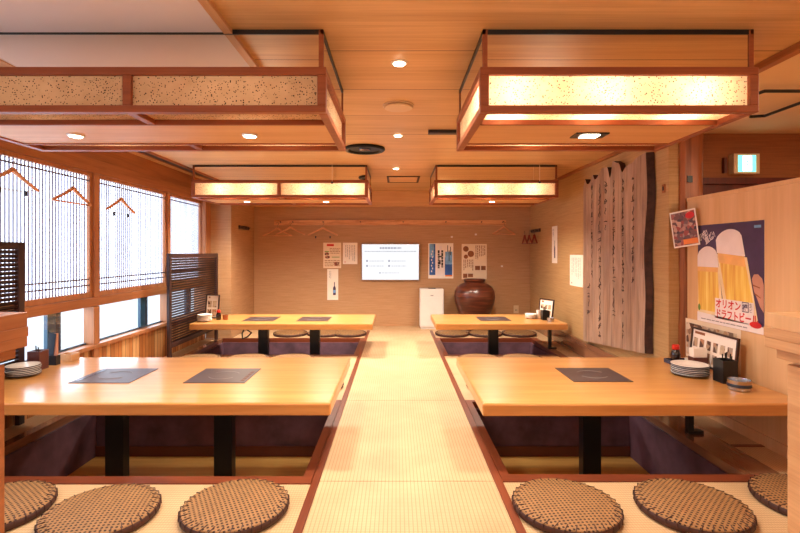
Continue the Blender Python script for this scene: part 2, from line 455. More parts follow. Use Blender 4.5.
# pit borders
trim(-2.32, 2.17, PZ, -0.387, 2.24, 0.004, 'border_x'); trim(0.489, 2.19, PZ, XP, 2.26, 0.004, 'border_x')
trim(-0.432, 2.242, PZ, -0.387, 3.40, 0.003, 'border'); trim(0.489, 2.262, PZ, 0.532, 3.40, 0.003, 'border')
trim(-2.10, 3.36, PZ, -0.434, 3.40, 0.003, 'border_x'); trim(0.534, 3.36, PZ, 1.638, 3.40, 0.003, 'border_x')
trim(-2.10, 4.86, PZ, -0.387, 4.90, 0.003, 'border_x'); trim(0.489, 4.86, PZ, 1.60, 4.90, 0.003, 'border_x')
trim(-2.10, 5.82, PZ, -0.387, 5.86, 0.003, 'border_x'); trim(0.489, 5.82, PZ, 1.718, 5.86, 0.003, 'border_x')
trim(-0.432, 4.902, PZ, -0.387, 5.818, 0.003, 'border'); trim(0.489, 4.902, PZ, 0.532, 5.818, 0.003, 'border')
trim(1.64, 2.262, PZ, 1.818, 3.40, 0.003, 'ledge'); trim(1.64, 3.402, PZ, 1.718, 5.818, 0.003, 'border')
slab(XW, -2.165, 2.242, 5.85, 'tatami_y'); trim(-2.163, 2.242, PZ, -2.102, 5.85, 0.003, 'ledge')
# pit linings
def lining(x0, x1, y0, y1, n):
    t = 0.015; z1 = -0.045
    struct('wall_pit_%s_back' % n, MB().box(x0, y1-t, PZ, x1, y1, z1), 'purple')
    struct('wall_pit_%s_front' % n, MB().box(x0, y0, PZ, x1, y0+t, z1), 'purple')
    struct('wall_pit_%s_left' % n, MB().box(x0, y0+t, PZ, x0+t, y1-t, z1), 'purple')
    struct('wall_pit_%s_right' % n, MB().box(x1-t, y0+t, PZ, x1, y1-t, z1), 'purple')
    struct('baseboard_pit_%s' % n, MB().box(x0+t, y1-t-0.012, PZ, x1-t, y1-t, PZ+0.07), 'pit_base')
lining(-2.10, -0.434, 2.241, 3.36, 'window_near'); lining(-2.10, -0.434, 4.90, 5.82, 'window_far')
lining(0.533, 1.64, 2.261, 3.36, 'board_near'); lining(0.533, 1.64, 4.90, 5.82, 'board_far')

# ------------------------------------------------------------------ walls and ceiling
struct('wall_back', MB().box(-2.5, YB, PZ, 2.2, YB+0.1, 2.0), 'wallpaper')
struct('wall_alcove', MB().box(XW, 5.852, 0, -2.012, YB, ZC), 'wallpaper')
struct('wall_right', MB().box(XR, 3.345, 0.0, XR+0.1, YB, ZC), 'wall_right')
struct('wall_right_outer', MB().box(3.2, -3.0, PZ, 3.3, 3.6, 2.0), 'wallpaper')
struct('wall_rear', MB().box(-2.5, -3.1, PZ, 3.3, -3.0, 2.0), 'wallpaper')
struct('wall_corridor', MB().box(XR+0.1, 3.50, 1.58, 3.2, 3.58, ZC).box(XR+0.1, 3.50, PZ, 2.2, 3.58, 1.58).box(3.0, 3.50, PZ, 3.2, 3.58, 1.58), 'wall_plain')
d1 = struct('door_1', MB().box(2.2, 3.51, PZ, 3.0, 3.57, 1.58), 'door')
MB().box(2.2, 3.48, 1.545, 3.0, 3.508, 1.59).box(2.2, 3.48, PZ, 2.23, 3.508, 1.545).box(2.97, 3.48, PZ, 3.0, 3.508, 1.545).build('door_frame', 'door', d1)
struct('ceiling', MB().box(-2.5, -3.0, ZC, 1.68, 3.5, ZC+0.05).box(-2.5, 3.5, ZC, 2.2, YB, ZC+0.05), 'planks')
struct('ceiling_corridor', MB().box(1.68, -3.0, ZC, 3.3, 3.5, ZC+0.05), 'beige_ceiling')
struct('ceiling_white_panel', MB().box(-1.75, -0.8, ZC-0.012, -0.668, 2.1, ZC), 'white_ceiling')
def tr(name, mb, mat, **kw): tn[0] += 1; return struct('trim_%d' % tn[0], mb, mat, **kw)
tr('', MB().box(-0.668, -0.8, ZC-0.018, -0.635, 2.14, ZC).box(-1.785, -0.8, ZC-0.018, -1.75, 2.14, ZC).box(-1.75, 2.1, ZC-0.018, -0.668, 2.14, ZC), 'cap')
tr('', MB().box(1.655, -3.0, ZC-0.03, 1.70, 3.47, ZC), 'beam', bevel=0.004)
tr('', MB().box(-2.01, 6.765, 1.72, XR, YB, ZC).box(-2.01, 6.75, 1.69, XR, YB, 1.72), 'board')
tr('', MB().box(XR-0.02, 3.5, ZC-0.03, XR, 6.74, ZC), 'beam')
struct('baseboard_right', MB().box(XR-0.035, 3.41, 0.0, XR, 6.43, 0.16), 'ledge', bevel=0.004)
struct('baseboard_partition', MB().box(XP-0.012, 2.27, 0.0, XP, 3.29, 0.06), 'panel')
# partition with the beer poster
pw = struct('wall_partition', MB().box(XP, 0.9, PZ, XP+0.05, 3.295, 1.395), 'panel')
MB().box(XP-0.006, 0.9, 1.395, XP+0.056, 3.295, 1.42).build('top_rail', 'panel', pw, bevel=0.003)

# log post
mb = MB(); N = 20; rows = 26
vs = []; fs = []
for j in range(rows):
    z = PZ + (ZC-PZ)*j/(rows-1)
    for k in range(N):
        a = 2*PI*k/N
        sq = 0.080/max(abs(math.cos(a)), abs(math.sin(a)))
        r = min(sq, 0.098)*(1+0.10*mnoise.noise(Vector((math.cos(a)*1.3, math.sin(a)*1.3, z*2.1))))
        vs.append((2.05+r*math.cos(a), 3.375+r*math.sin(a)*0.85, z))
for j in range(rows-1):
    for k in range(N):
        k2 = (k+1) % N; fs.append((j*N+k, j*N+k2, (j+1)*N+k2, (j+1)*N+k))
mb.add(vs, fs)
post = mb.build('log_pillar', 'log', smooth=True); post['kind'] = 'structure'
MB().box(2.005, 3.30, 1.53, 2.04, 3.325, 1.575).build('mortise_hole', 'black', post)

# ------------------------------------------------------------------ window wall
posts = [-3.0, -0.9, 0.29, 1.41, 2.50, 3.69, 4.87, 5.75]
struct('wall_window_header', MB().box(XW-0.1, -3.0, 1.76, XW, 5.86, ZC), 'beam')
struct('wall_window_top_rail', MB().box(XW-0.08, -3.0, 1.655, XW+0.02, 5.86, 1.765), 'beam', bevel=0.004)
struct('wall_window_mid_rail', MB().box(XW-0.08, -3.0, 0.635, XW+0.015, 5.86, 0.705), 'beam', bevel=0.004)
struct('wall_window_sill', MB().box(XW-0.12, -3.0, 0.315, XW+0.035, 5.86, 0.345), 'frame_light', bevel=0.003)
struct('wall_window_wainscot', MB().box(XW-0.06, -3.0, PZ, XW-0.005, 5.86, 0.315), 'wainscot')
mbp = MB()
for p in posts[2:]:
    struct('wall_window_post', MB().box(XW-0.06, p-0.035, 0.345, XW+0.022, p+0.035, 0.634).box(XW-0.06, p-0.03, 0.706, XW+0.022, p+0.03, 1.654).box(XW-0.004, p-0.03, 0.0, XW+0.02, p+0.03, 0.314), 'frame_light', bevel=0.003)
struct('wall_window_post', MB().box(XW-0.08, 5.70, 0.345, XW+0.06, 5.851, 1.654), 'frame_light')
struct('wall_rear_window', MB().box(XW-0.1, -3.0, PZ, XW-0.061, 0.29, 1.76), 'wallpaper')
wn = 0
for a, b in zip(posts[2:-1], posts[3:]):
    y0, y1 = a+0.032, b-0.032; wn += 1
    w = srootf('window_%d' % wn)
    f = MB()
    f.box(XW-0.04, y0, 0.707, XW+0.004, y1, 0.745).box(XW-0.04, y0, 1.625, XW+0.004, y1, 1.653)
    f.box(XW-0.04, y0, 0.745, XW+0.004, y0+0.028, 1.625).box(XW-0.04, y1-0.028, 0.745, XW+0.004, y1, 1.625)
    f.build('window_frame', 'frame_light', w)
    la = MB(); n = int(round((y1-y0-0.056)/0.0305))
    for k in range(1, n):
        yy = y0+0.028+(y1-y0-0.056)*k/n
        la.box(XW-0.019, yy-0.0036, 0.745, XW-0.012, yy+0.0036, 1.625)
    for zz in (0.80, 0.845, 1.59): la.box(XW-0.006, y0+0.028, zz-0.005, XW+0.002, y1-0.028, zz+0.005)
    la.build('lattice', 'lattice', w)
    MB().quad((XW-0.022, y0+0.02, 0.74), (XW-0.022, y1-0.02, 0.74), (XW-0.022, y1-0.02, 1.63), (XW-0.022, y0+0.02, 1.63)).build('shoji_paper', 'shoji', w)
    wn += 1
    w = srootf('window_%d' % wn)
    MB().box(XW-0.034, y0-0.02, 0.345, XW-0.030, y1+0.02, 0.634).build('glass_pane', 'glass', w)
    mid = y0 + (y1-y0)*0.72
    MB().box(XW-0.06, mid-0.10, 0.345, XW-0.035, mid-0.02, 0.634).build('sash_stile', 'sash', w)
    MB().box(XW-0.07, mid-0.02, 0.345, XW-0.045, mid+0.045, 0.634).build('sash_stile', 'sash_dark', w)
    MB().box(XW-0.06, y0, 0.345, XW-0.04, y1, 0.36).build('sash_rail', 'sash', w)

# ------------------------------------------------------------------ ceiling lanterns
def lantern(name, label, x0, x1, y0, y1, cuts, bulbs, spots, bp, square=False, spot_pw=1.0):
    zb, zt = 1.59, 1.765; t = 0.034
    cx, cy = (x0+x1)/2, (y0+y1)/2
    R = thing(name, label, 'ceiling lamp', (cx, cy, zb), 0, 'paper ceiling lanterns')
    X0, X1, Y0, Y1, H = x0-cx, x1-cx, y0-cy, y1-cy, zt-zb
    mids = [q-cx for q in cuts]
    f = MB()
    for yy in (Y0, Y1-t):
        f.box(X0, yy, 0, X1, yy+t, t*0.8).box(X0, yy, H-t*0.9, X1, yy+t, H)
    for xx in (X0, X1-t):
        f.box(xx, Y0+t, 0, xx+t, Y1-t, t*0.8).box(xx, Y0+t, H-t*0.9, xx+t, Y1-t, H)
    for xx in (X0, X1-t):
        for yy in (Y0, Y1-t): f.box(xx, yy, t*0.8, xx+t, yy+t, H-t*0.9)
    for xm in mids:
        for yy in (Y0, Y1-t): f.box(xm-0.017, yy+0.002, t*0.8, xm+0.017, yy+t, H-t*0.9)
        f.box(xm-0.017, Y0+t, 0.002, xm+0.017, Y0+0.19, t*0.7).box(xm-0.017, Y1-0.16, 0.002, xm+0.017, Y1-t, t*0.7)
    for yy in (Y0+0.19, Y1-0.16-0.012): f.box(X0+t, yy, 0.0, X1-t, yy+0.012, t*0.7)
    f.build('frame', 'frame', R, bevel=0.003)
    edges = [X0]+mids+[X1]
    for a, b in zip(edges[:-1], edges[1:]):
        for yy in (Y0+0.017, Y1-0.017):
            MB().quad((a+0.012, yy, 0.02), (b-0.012, yy, 0.02), (b-0.012, yy, H-0.02), (a+0.012, yy, H-0.02)).build('paper_panel', 'lantern_paper', R)
        for ya, yb in ((Y0+0.02, Y0+0.192), (Y1-0.165, Y1-0.02)):
            MB().quad((a+0.012, ya, 0.023), (b-0.012, ya, 0.023), (b-0.012, yb, 0.023), (a+0.012, yb, 0.023)).build('bottom_paper', 'lantern_paper', R)
    for xx in (X0+0.016, X1-0.018):
        MB().quad((xx, Y0+0.02, 0.02), (xx, Y1-0.02, 0.02), (xx, Y1-0.02, H-0.02), (xx, Y0+0.02, H-0.02)).build('paper_panel', 'lantern_paper', R)
    MB().box(X0+t, Y0+0.202, 0.006, X1-t, Y1-0.172, 0.024).build('bottom_board', 'board', R)
    MB().box(X0+0.02, Y0+0.02, H-0.012, X1-0.02, Y1-0.02, H-0.004).build('top_board', 'board', R)
    # mirrored skirt up to the ceiling, on corner posts
    HT = ZC-zb-0.001; i = 0.012
    for xx in (X0+i, X1-i-0.018):
        for yy in (Y0+i, Y1-i-0.018): MB().box(xx, yy, H, xx+0.018, yy+0.018, HT).build('corner_post', 'frame', R)
    g = MB()
    g.box(X0+i, Y0+i+0.001, HT-0.018, X1-i, Y0+i+0.012, HT).box(X0+i, Y1-i-0.012, HT-0.018, X1-i, Y1-i-0.001, HT)
    g.box(X0+i, Y0+i, HT-0.018, X0+i+0.012, Y1-i, HT).box(X1-i-0.012, Y0+i, HT-0.018, X1-i, Y1-i, HT)
    g.build('ceiling_gasket', 'black', R)
    for bx in ((X0+i+0.018, Y0+i+0.004, X1-i-0.018, Y0+i+0.008), (X0+i+0.018, Y1-i-0.008, X1-i-0.018, Y1-i-0.004),
               (X0+i+0.004, Y0+i+0.018, X0+i+0.008, Y1-i-0.018), (X1-i-0.008, Y0+i+0.018, X1-i-0.004, Y1-i-0.018)):
        MB().box(bx[0], bx[1], H, bx[2], bx[3], HT-0.018).build('mirror_panel', 'mirror', R)
    for bx, by, pw in bulbs:
        p = (bx-cx, by-cy, 0.085)
        add_light('POINT', 'lantern_bulb_light', p, bp*pw, WARM2, parent=R, shadow_soft_size=0.03)
    for sx in spots:
        if square:
            s = MB().box(sx-cx-0.075, 0.0-0.045+0.02, 0.0, sx-cx+0.075, 0.045+0.02, 0.006).build('downlight', 'black', R)
            MB().box(sx-cx-0.038, 0.02-0.03, -0.003, sx-cx+0.038, 0.02+0.03, 0.0).build('lens', 'lamp_glow', s)
        else:
            s = MB().lathe([(0.034, -0.002), (0.037, 0.003), (0.037, 0.006)], (sx-cx, 0.02, 0), 24).build('downlight', 'white', R)
            MB().lathe([(0.027, -0.004), (0.027, -0.002)], (sx-cx, 0.02, 0), 24).build('lens', 'lamp_glow', s)
        add_light('SPOT', 'lantern_spot_light', (sx-cx, 0.02, -0.02), K_SPOT*spot_pw, WARM2, parent=R, spot_size=math.radians(158), spot_blend=0.85, shadow_soft_size=0.12)
    return R
lantern('ceiling_lantern', 'wide two-panel ceiling lantern with unlit speckled paper front, above the near window-side table', -1.90, -0.27, 1.85, 2.58, [-1.04],
        [(-0.60, 2.40, 0.8), (-1.45, 2.40, 0.5), (-0.62, 2.10, 0.08), (-1.45, 2.10, 0.05)], [-1.49, -0.68], K_BULB, False, 0.75)
lantern('ceiling_lantern', 'short single-panel glowing lantern with a square downlight, above the near table by the beer poster', 0.325, 1.40, 1.85, 2.58, [],
        [(0.46, 1.996, 1.0), (0.82, 1.996, 1.0), (1.18, 1.996, 1.0), (0.7, 2.45, 0.7)], [0.90], K_BULB, True, 0.85)
lantern('ceiling_lantern', 'wide two-panel glowing lantern above the far window-side table', -2.03, -0.275, 4.75, 5.52, [-1.16],
        [(-1.74, 4.896, 1.0), (-1.38, 4.896, 1.0), (-0.86, 4.896, 1.0), (-0.46, 4.896, 1.0), (-1.1, 5.35, 0.7)], [-1.6, -0.75], K_BULB, False, 1.9)
lantern('ceiling_lantern', 'single-panel glowing lantern with a pull cord, above the far table by the carved slab', 0.38, 1.61, 4.75, 5.52, [],
        [(0.52, 4.896, 1.0), (0.93, 4.896, 1.0), (1.34, 4.896, 1.0), (1.0, 5.35, 0.7)], [1.03], K_BULB, False, 1.6)

# small ceiling fixtures
def downlight(x, y, label, pw=1.0):
    R = thing('ceiling_downlight', label, 'downlight', (x, y, ZC), 0, 'round downlights in the ceiling')
    MB().lathe([(0.030, -0.006), (0.038, -0.003), (0.038, 0.0)], n=28).build('trim_ring', 'white', R)
    MB().lathe([(0.026, -0.009), (0.028, -0.006)], n=24).build('lens', 'lamp_glow', R)
    add_light('SPOT', 'downlight_light', (0, 0, -0.03), K_SPOT*pw, WARM2, parent=R, spot_size=math.radians(140), spot_blend=0.8, shadow_soft_size=0.12)
downlight(0.015, 2.19, 'bright round downlight in the ceiling between the two front lanterns', 0.9)
downlight(0.015, 3.55, 'round downlight in the ceiling above the middle of the aisle', 1.2)
downlight(0.0, 4.95, 'small round downlight between the two back lanterns', 1.5)
o = MB().lathe([(0.085, -0.014), (0.08, -0.018), (0.02, -0.02)], n=32).lathe([(0.092, -0.008), (0.092, 0.0)], n=32).build('ceiling_speaker', 'beige_disc', loc=(0.014, 2.83, ZC))
tag(o, 'round flat beige disc on the ceiling between the first two downlights', 'ceiling speaker')
def duct(x, y, s, label):
    R = thing('exhaust_duct', label, 'ceiling duct', (x, y, ZC), 0, 'black round ceiling ducts')
    MB().lathe([(0.168*s, 0.0), (0.172*s, -0.012), (0.162*s, -0.022), (0.14*s, -0.022), (0.125*s, -0.008), (0.05*s, -0.006)], n=40).build('collar', 'blackgloss', R, smooth=True)
    MB().lathe([(0.045*s, -0.016), (0.05*s, -0.0065)], n=24).build('damper', 'indigo', R)
duct(-0.262, 4.0, 1.0, 'round black exhaust duct on the ceiling beside the wide unlit lantern')
R = thing('ceiling_hatch', 'rectangular ceiling hatch with a dark outline in front of the back wall', 'hatch', (0.085, 5.70, ZC))
MB().box(-0.19, -0.24, -0.008, 0.19, -0.215, 0).box(-0.19, 0.215, -0.008, 0.19, 0.24, 0).box(-0.19, -0.215, -0.008, -0.165, 0.215, 0).box(0.165, -0.215, -0.008, 0.19, 0.215, 0).build('frame', 'slatdark', R)
MB().box(-0.165, -0.215, -0.005, 0.165, 0.215, 0).build('hatch_panel', 'board', R)
R = thing('ceiling_vent', 'long narrow dark slot vent in the ceiling beside the glowing front lantern', 'vent', (0.40, 3.42, ZC))
MB().box(-0.17, -0.03, -0.022, 0.19, 0.03, 0).build('housing', 'slatdark', R)
MB().box(-0.16, -0.034, -0.019, 0.18, -0.03, -0.004).build('slot', 'black', R)
R = thing('ceiling_vent', 'black slot vent running along the ceiling above the shoji windows', 'vent', (-2.16, 3.8, ZC))
MB().box(-0.03, -1.9, -0.012, 0.03, 1.9, 0).build('slot', 'black', R)
MB().box(-0.05, -1.9, -0.016, -0.03, 1.9, 0).box(0.03, -1.9, -0.016, 0.05, 1.9, 0).build('frame', 'beam', R)
R = thing('ceiling_pipe', 'thin black pipe bent along the beige corridor ceiling', 'pipe', (2.2, 2.6, ZC-0.03))
MB().tube([(-0.33, -0.06, -0.012), (-0.29, -0.11, 0), (0.6, -0.11, 0)], 0.009).build('pipe_run', 'black', R)
MB().tube([(-0.02, 0.36, -0.0), (0.06, 0.34, 0), (0.07, -0.5, 0)], 0.009).build('pipe_run', 'black', R)
def pull(x, y, ztop, z, label):
    R = thing('pull_cord', label, 'pull cord', (x, y, z), 0, 'lantern pull cords')
    MB().tube([(0, 0, 0.0), (0, 0, ztop-z)], 0.0022, 6).build('cord', 'creampaper', R)
    MB().lathe([(0.004, -0.018), (0.013, -0.010), (0.013, -0.002), (0.004, 0.004)], n=14).build('bead', 'black', R)
pull(1.395, 4.66, ZC, 1.735, 'thin pull cord with black bead in front of the far single-panel lantern')
pull(-0.62, 4.66, ZC, 1.73, 'thin pull cord with black bead in front of the far two-panel lantern')

# ------------------------------------------------------------------ tables
TT, TH = 0.33, 0.062
def cooktop(parent, x0, x1, y0, y1, z, strip):
    t = MB().box(x0, y0, z-0.004, x1, y1, z+0.003).build('cooktop', plain('cooktop_glass', L(74, 58, 58), 0.36, 0.25), parent)
    cx, cy = (x0+x1)/2, (y0+y1)/2
    for k in range(2):
        mk = MB()
        pts = [(cx+0.085*math.cos(a), cy+0.085*math.sin(a)) for a in [0.5+k*PI+q*0.18 for q in range(12)]]
        mk.tube([(p[0], p[1], z+0.0032) for p in pts], 0.0018, 5)
        mk.build('burner_mark', 'grey_ink', t)
    if strip == 'R':
        q = MB()
        for k in range(5): q.box(x1-0.035, y0+0.04+k*0.045, z+0.003, x1-0.015, y0+0.07+k*0.045, z+0.0042)
        q.build('control_strip', 'pit_base', t)
    elif strip == 'L':
        MB().box(x0+0.015, y0+0.03, z+0.003, x0+0.035, y1-0.03, z+0.0042).build('control_strip', 'indigo', t)
def table(label, x0, x1, y0, y1, legs, cooks, bracket=None, cable=None):
    cx, cy = (x0+x1)/2, (y0+y1)/2
    R = thing('low_table', label, 'table', (cx, cy, PZ), 0, 'sunken low tables')
    z1 = TT-PZ
    MB().box(x0-cx, y0-cy, z1-TH, x1-cx, y1-cy, z1).build('tabletop', 'tabletop', R, bevel=0.009)
    for lx in legs:
        MB().box(lx-cx-0.052, -0.035, 0.012, lx-cx+0.052, 0.035, z1-TH-0.012).box(lx-cx-0.16, -0.16, z1-TH-0.012, lx-cx+0.16, 0.16, z1-TH).box(lx-cx-0.12, -0.12, 0, lx-cx+0.12, 0.12, 0.012).build('leg', 'black', R, bevel=0.004)
    for c in cooks: cooktop(R, c[0]-cx, c[1]-cx, c[2]-cy, c[3]-cy, z1, c[4])
    if bracket:
        bx, by = bracket
        MB().box(bx-cx-0.016, by-cy-0.016, -PZ+0.012, bx-cx+0.016, by-cy+0.016, z1-TH).box(bx-cx-0.016, by-cy-0.02, -PZ+0.003, bx-cx+0.07, by-cy+0.02, -PZ+0.02).box(bx-cx-0.03, by-cy-0.03, z1-TH-0.008, bx-cx+0.03, by-cy+0.03, z1-TH).build('support_bracket', 'black', R)
    if cable:
        kx = cable-cx
        MB().tube([(kx, y0-cy+0.2, z1-TH), (kx-0.01, y0-cy+0.14, z1-TH-0.06), (kx, y0-cy+0.12, z1-TH-0.11), (kx+0.05, y0-cy+0.12, z1-TH-0.09), (kx+0.09, y0-cy+0.13, z1-TH-0.05), (kx+0.03, y0-cy+0.16, z1-TH-0.02)], 0.008).build('cable', 'black', R)
    return R
table('long pale wooden table with two cooktops, nearest the camera on the window side', -2.255, -0.312, 2.29, 3.29, [-1.62, -0.995],
      [(-1.80, -1.465, 2.635, 2.96, 'L'), (-1.17, -0.832, 2.635, 2.96, 'R')])
table('orange-lit wooden table with one dark cooktop, under the beer poster wall', 0.412, 1.975, 2.28, 3.29, [1.125], [(0.986, 1.316, 2.66, 2.975, '')], (1.70, 2.78))
table('far pale wooden table with two cooktops, beside the dark louvred screen', -2.08, -0.235, 4.82, 5.56, [-1.43, -0.875],
      [(-1.61, -1.28, 5.0, 5.33, ''), (-1.04, -0.71, 5.0, 5.33, '')], None, -1.58)
table('far wooden table with one cooktop, in front of the brown jar', 0.40, 1.73, 4.82, 5.56, [1.05], [(0.885, 1.21, 5.02, 5.34, '')], (1.665, 5.2))

# ------------------------------------------------------------------ round woven cushions
def cushion_make():
    R = thing('floor_cushion', 'x', 'cushion', (0, 0, 0.003), 0, 'round woven floor cushions')
    r = 0.212
    MB().lathe([(r-0.006, 0.0), (r, 0.008), (r, 0.022), (r-0.004, 0.028)], n=56).build('edge_binding', 'cushion_edge', R, smooth=True)
    prof = [(r-0.003, 0.024), (r-0.008, 0.032), (r-0.03, 0.036), (r*0.6, 0.040), (r*0.25, 0.042), (0.002, 0.0425)]
    MB().lathe(prof, n=56, capb=False).build('woven_top', 'weave', R, smooth=True)
    st = MB()
    for k in range(34):
        a = 2*PI*k/34; c, s = math.cos(a), math.sin(a); tw = 0.06
        pts = [((r+0.001)*math.cos(a), (r+0.001)*math.sin(a), 0.012), ((r)*math.cos(a), r*math.sin(a), 0.030), ((r-0.032)*math.cos(a+tw), (r-0.032)*math.sin(a+tw), 0.0385)]
        st.tube(pts, 0.0019, 5)
    st.build('stitching', 'cushion_edge', R)
    return R
cush = None
CL = [
 (-0.65, 1.945, 'woven cushion on the near window-side mat, first one from the aisle'),
 (-1.165, 1.90, 'woven cushion on the near window-side mat, middle of three'),
 (-1.62, 1.93, 'woven cushion on the near window-side mat, cut by the photo\'s left edge'),
 (0.69, 1.95, 'woven cushion on the near poster-side mat, first one from the aisle'),
 (1.20, 1.95, 'woven cushion on the near poster-side mat, middle of three'),
 (1.73, 2.0, 'woven cushion half hidden by the pale post on the photo\'s right side'),
 (0.76, 3.72, 'woven cushion peeking out behind the aisle end of the poster-side table'),
 (-0.62, 3.72, 'woven cushion peeking out behind the aisle end of the near window-side table'),
 (-1.90, 4.60, 'cushion before the far window-side pit, first one from the louvred screen'),
 (-1.43, 4.60, 'cushion before the far window-side pit, second one from the louvred screen'),
 (-1.0, 4.60, 'cushion before the far window-side pit, third one from the louvred screen'),
 (0.80, 4.60, 'cushion before the far pit by the carved slab, first one from the aisle'),
 (1.21, 4.60, 'cushion before the far pit by the carved slab, second one from the aisle'),
 (-1.34, 6.09, 'dark cushion behind the far window-side table, farthest of three from the aisle'),
 (-0.91, 6.09, 'dark cushion behind the far window-side table, middle of three'),
 (-0.59, 6.09, 'dark cushion behind the far window-side table, first from the aisle'),
 (0.71, 6.085, 'dark cushion in front of the white air purifier, first from the aisle'),
 (1.13, 6.085, 'dark cushion in front of the brown jar, behind the table leg'),
 (1.56, 6.085, 'dark cushion behind the far table, first one from the right wall'),
]
for k, (x, y, lab) in enumerate(CL):
    if cush is None:
        cush = cushion_make(); cush.location = (x, y, 0.003); cush.rotation_euler = (0, 0, 0.5); cush['label'] = lab
    else: dup(cush, (x, y, 0.003), (k*0.7) % 1.5 - 0.5, lab)

# ------------------------------------------------------------------ louvred screens, side posts
def screen(label, x, y0, y1, z0, z1, foot):
    R = thing('louvred_screen', label, 'screen', (x, (y0+y1)/2, foot), 0, 'dark louvred screens by the windows')
    h = (y1-y0)/2; a, b = z0-foot, z1-foot; t = 0.045
    MB().box(-0.015, -h, 0, 0.015, -h+t, b).box(-0.015, h-t, 0, 0.015, h, b).box(-0.015, -h+t, a, 0.015, h-t, a+t).box(-0.015, -h+t, b-t, 0.015, h-t, b).build('frame', 'slatdark', R, bevel=0.003)
    s = MB(); n = int((b-a-2*t)/0.025)
    for k in range(n):
        z = a+t+(k+0.5)*(b-a-2*t)/n
        s.add([(-0.010, -h+t, z-0.012), (-0.010, h-t, z-0.012), (-0.006, h-t, z-0.013), (-0.006, -h+t, z-0.013),
               (0.006, -h+t, z+0.010), (0.006, h-t, z+0.010), (0.010, h-t, z+0.009), (0.010, -h+t, z+0.009)],
              [(0, 1, 5, 4), (3, 7, 6, 2), (0, 4, 7, 3), (1, 2, 6, 5), (4, 5, 6, 7), (0, 3, 2, 1)])
    s.build('slats', 'slatdark', R)
screen('dark louvred wooden screen in front of the windows beside the far table', -2.16, 4.55, 5.79, 0.13, 1.035, 0.003)
screen('dark louvred wooden screen at the photo\'s left edge, beside the near window-side table', -2.288, 2.25, 2.94, 0.13, 1.11, 0.003)

def side_post(label, sx, cap, top):
    R = thing('low_partition', label, 'partition', (sx*1.222, 1.5, 0), 0, 'low side partitions')
    def B(x0, y0, z0, x1, y1, z1): return MB().box(sx*x0, y0, z0, sx*x1, y1, z1)
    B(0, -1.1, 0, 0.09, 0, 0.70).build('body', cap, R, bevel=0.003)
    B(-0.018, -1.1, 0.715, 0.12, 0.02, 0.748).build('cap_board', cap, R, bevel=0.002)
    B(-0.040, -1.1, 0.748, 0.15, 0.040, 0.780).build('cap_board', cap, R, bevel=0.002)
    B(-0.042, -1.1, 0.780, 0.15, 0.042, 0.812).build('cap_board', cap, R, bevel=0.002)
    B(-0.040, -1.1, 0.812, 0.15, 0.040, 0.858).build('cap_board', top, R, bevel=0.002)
    B(0.02, -1.1, 0.70, 0.09, 0.0, 0.715).build('neck', cap, R)
side_post('low pale wooden partition end with stepped cap in front of the beer poster wall', 1, 'cap', 'panel')
side_post('low wooden partition end with stepped cap at the photo\'s left edge', -1, 'cap_shaded', 'cap_shaded')

# ------------------------------------------------------------------ clothes hangers and rails
def hanger_make(mat, bar, clips, hook=0.07):
    R = thing('clothes_hanger', 'x', 'hanger')
    s = MB(); w = 0.205
    for sg in (-1, 1):
        pts = [(sg*w*q, 0, -0.105*(q**0.85)) for q in (0, 0.12, 0.3, 0.5, 0.7, 0.88, 1.0)]
        s.tube(pts, [0.014, 0.0135, 0.012, 0.011, 0.011, 0.011, 0.008], 8)
    s.build('shoulder', mat, R, smooth=True)
    MB().tube([(0, 0, 0.0), (0, 0, hook*0.45), (0.012, 0, hook*0.6), (0.016, 0, hook*0.8), (0.0, 0, hook), (-0.014, 0, hook*0.86)], 0.003, 6).build('hook', 'steel', R)
    if bar: MB().tube([(-w*0.97, 0, -0.107), (w*0.97, 0, -0.107)], 0.006, 8).build('trouser_bar', mat, R)
    if clips:
        MB().tube([(-w*0.9, 0, -0.10), (-0.1, 0, -0.125), (0.1, 0, -0.125), (w*0.9, 0, -0.10)], 0.002, 5).build('clip_wire', 'steel', R)
        for sg in (-1, 1): MB().box(sg*0.1-0.008, -0.006, -0.150, sg*0.1+0.008, 0.006, -0.118).build('clip', 'sash_dark', R)
    return R
def place(h, loc, rz, lab, grp):
    h.location = loc; h.rotation_euler = (0, 0, rz); h['label'] = lab; h['group'] = grp
g1 = 'hangers along the windows'
h = hanger_make('hanger', False, True, 0.06); place(h, (-2.285, 2.86, 1.545), PI/2, 'wooden clothes hanger on the window lattice beside the near dark screen', g1)
h = hanger_make('hanger', True, False, 0.10); place(h, (-2.285, 3.395, 1.505), PI/2, 'wooden clothes hanger with a trouser bar, middle of three along the windows', g1)
h = hanger_make('hanger', False, True, 0.11); place(h, (-2.285, 3.99, 1.495), PI/2, 'wooden clothes hanger with two clips, in front of the second shoji panel', g1)
R = thing('coat_rail', 'long rough wooden coat rail across the back wall', 'coat rail', (0, 6.78, 1.468))
mb = MB(); n = 40; vs = []; fs = []
for k in range(n+1):
    x = -1.72+3.27*k/n
    for dz, dy in ((-0.036, 0.0), (0.036, 0.0), (0.034, -0.035), (-0.036, -0.035)):
        vs.append((x, dy+0.02, dz+0.006*mnoise.noise(Vector((x*5, dz*30, dy*9)))))
for k in range(n):
    for j in range(4): fs.append((k*4+j, k*4+(j+1) % 4, k*4+4+(j+1) % 4, k*4+4+j))
fs += [(0, 1, 2, 3), (n*4+3, n*4+2, n*4+1, n*4)]
mb.add(vs, fs).build('plank', 'barky', R)
for k, x in enumerate((-1.62, -1.45, -1.02, -0.5, 0.1, 0.7, 1.2, 1.5)):
    MB().tube([(x, -0.012, 0.005), (x, -0.045, 0.0), (x, -0.07, 0.012)], 0.006, 6).build('peg', 'slatdark', R)
g2 = 'hangers on the back coat rail'
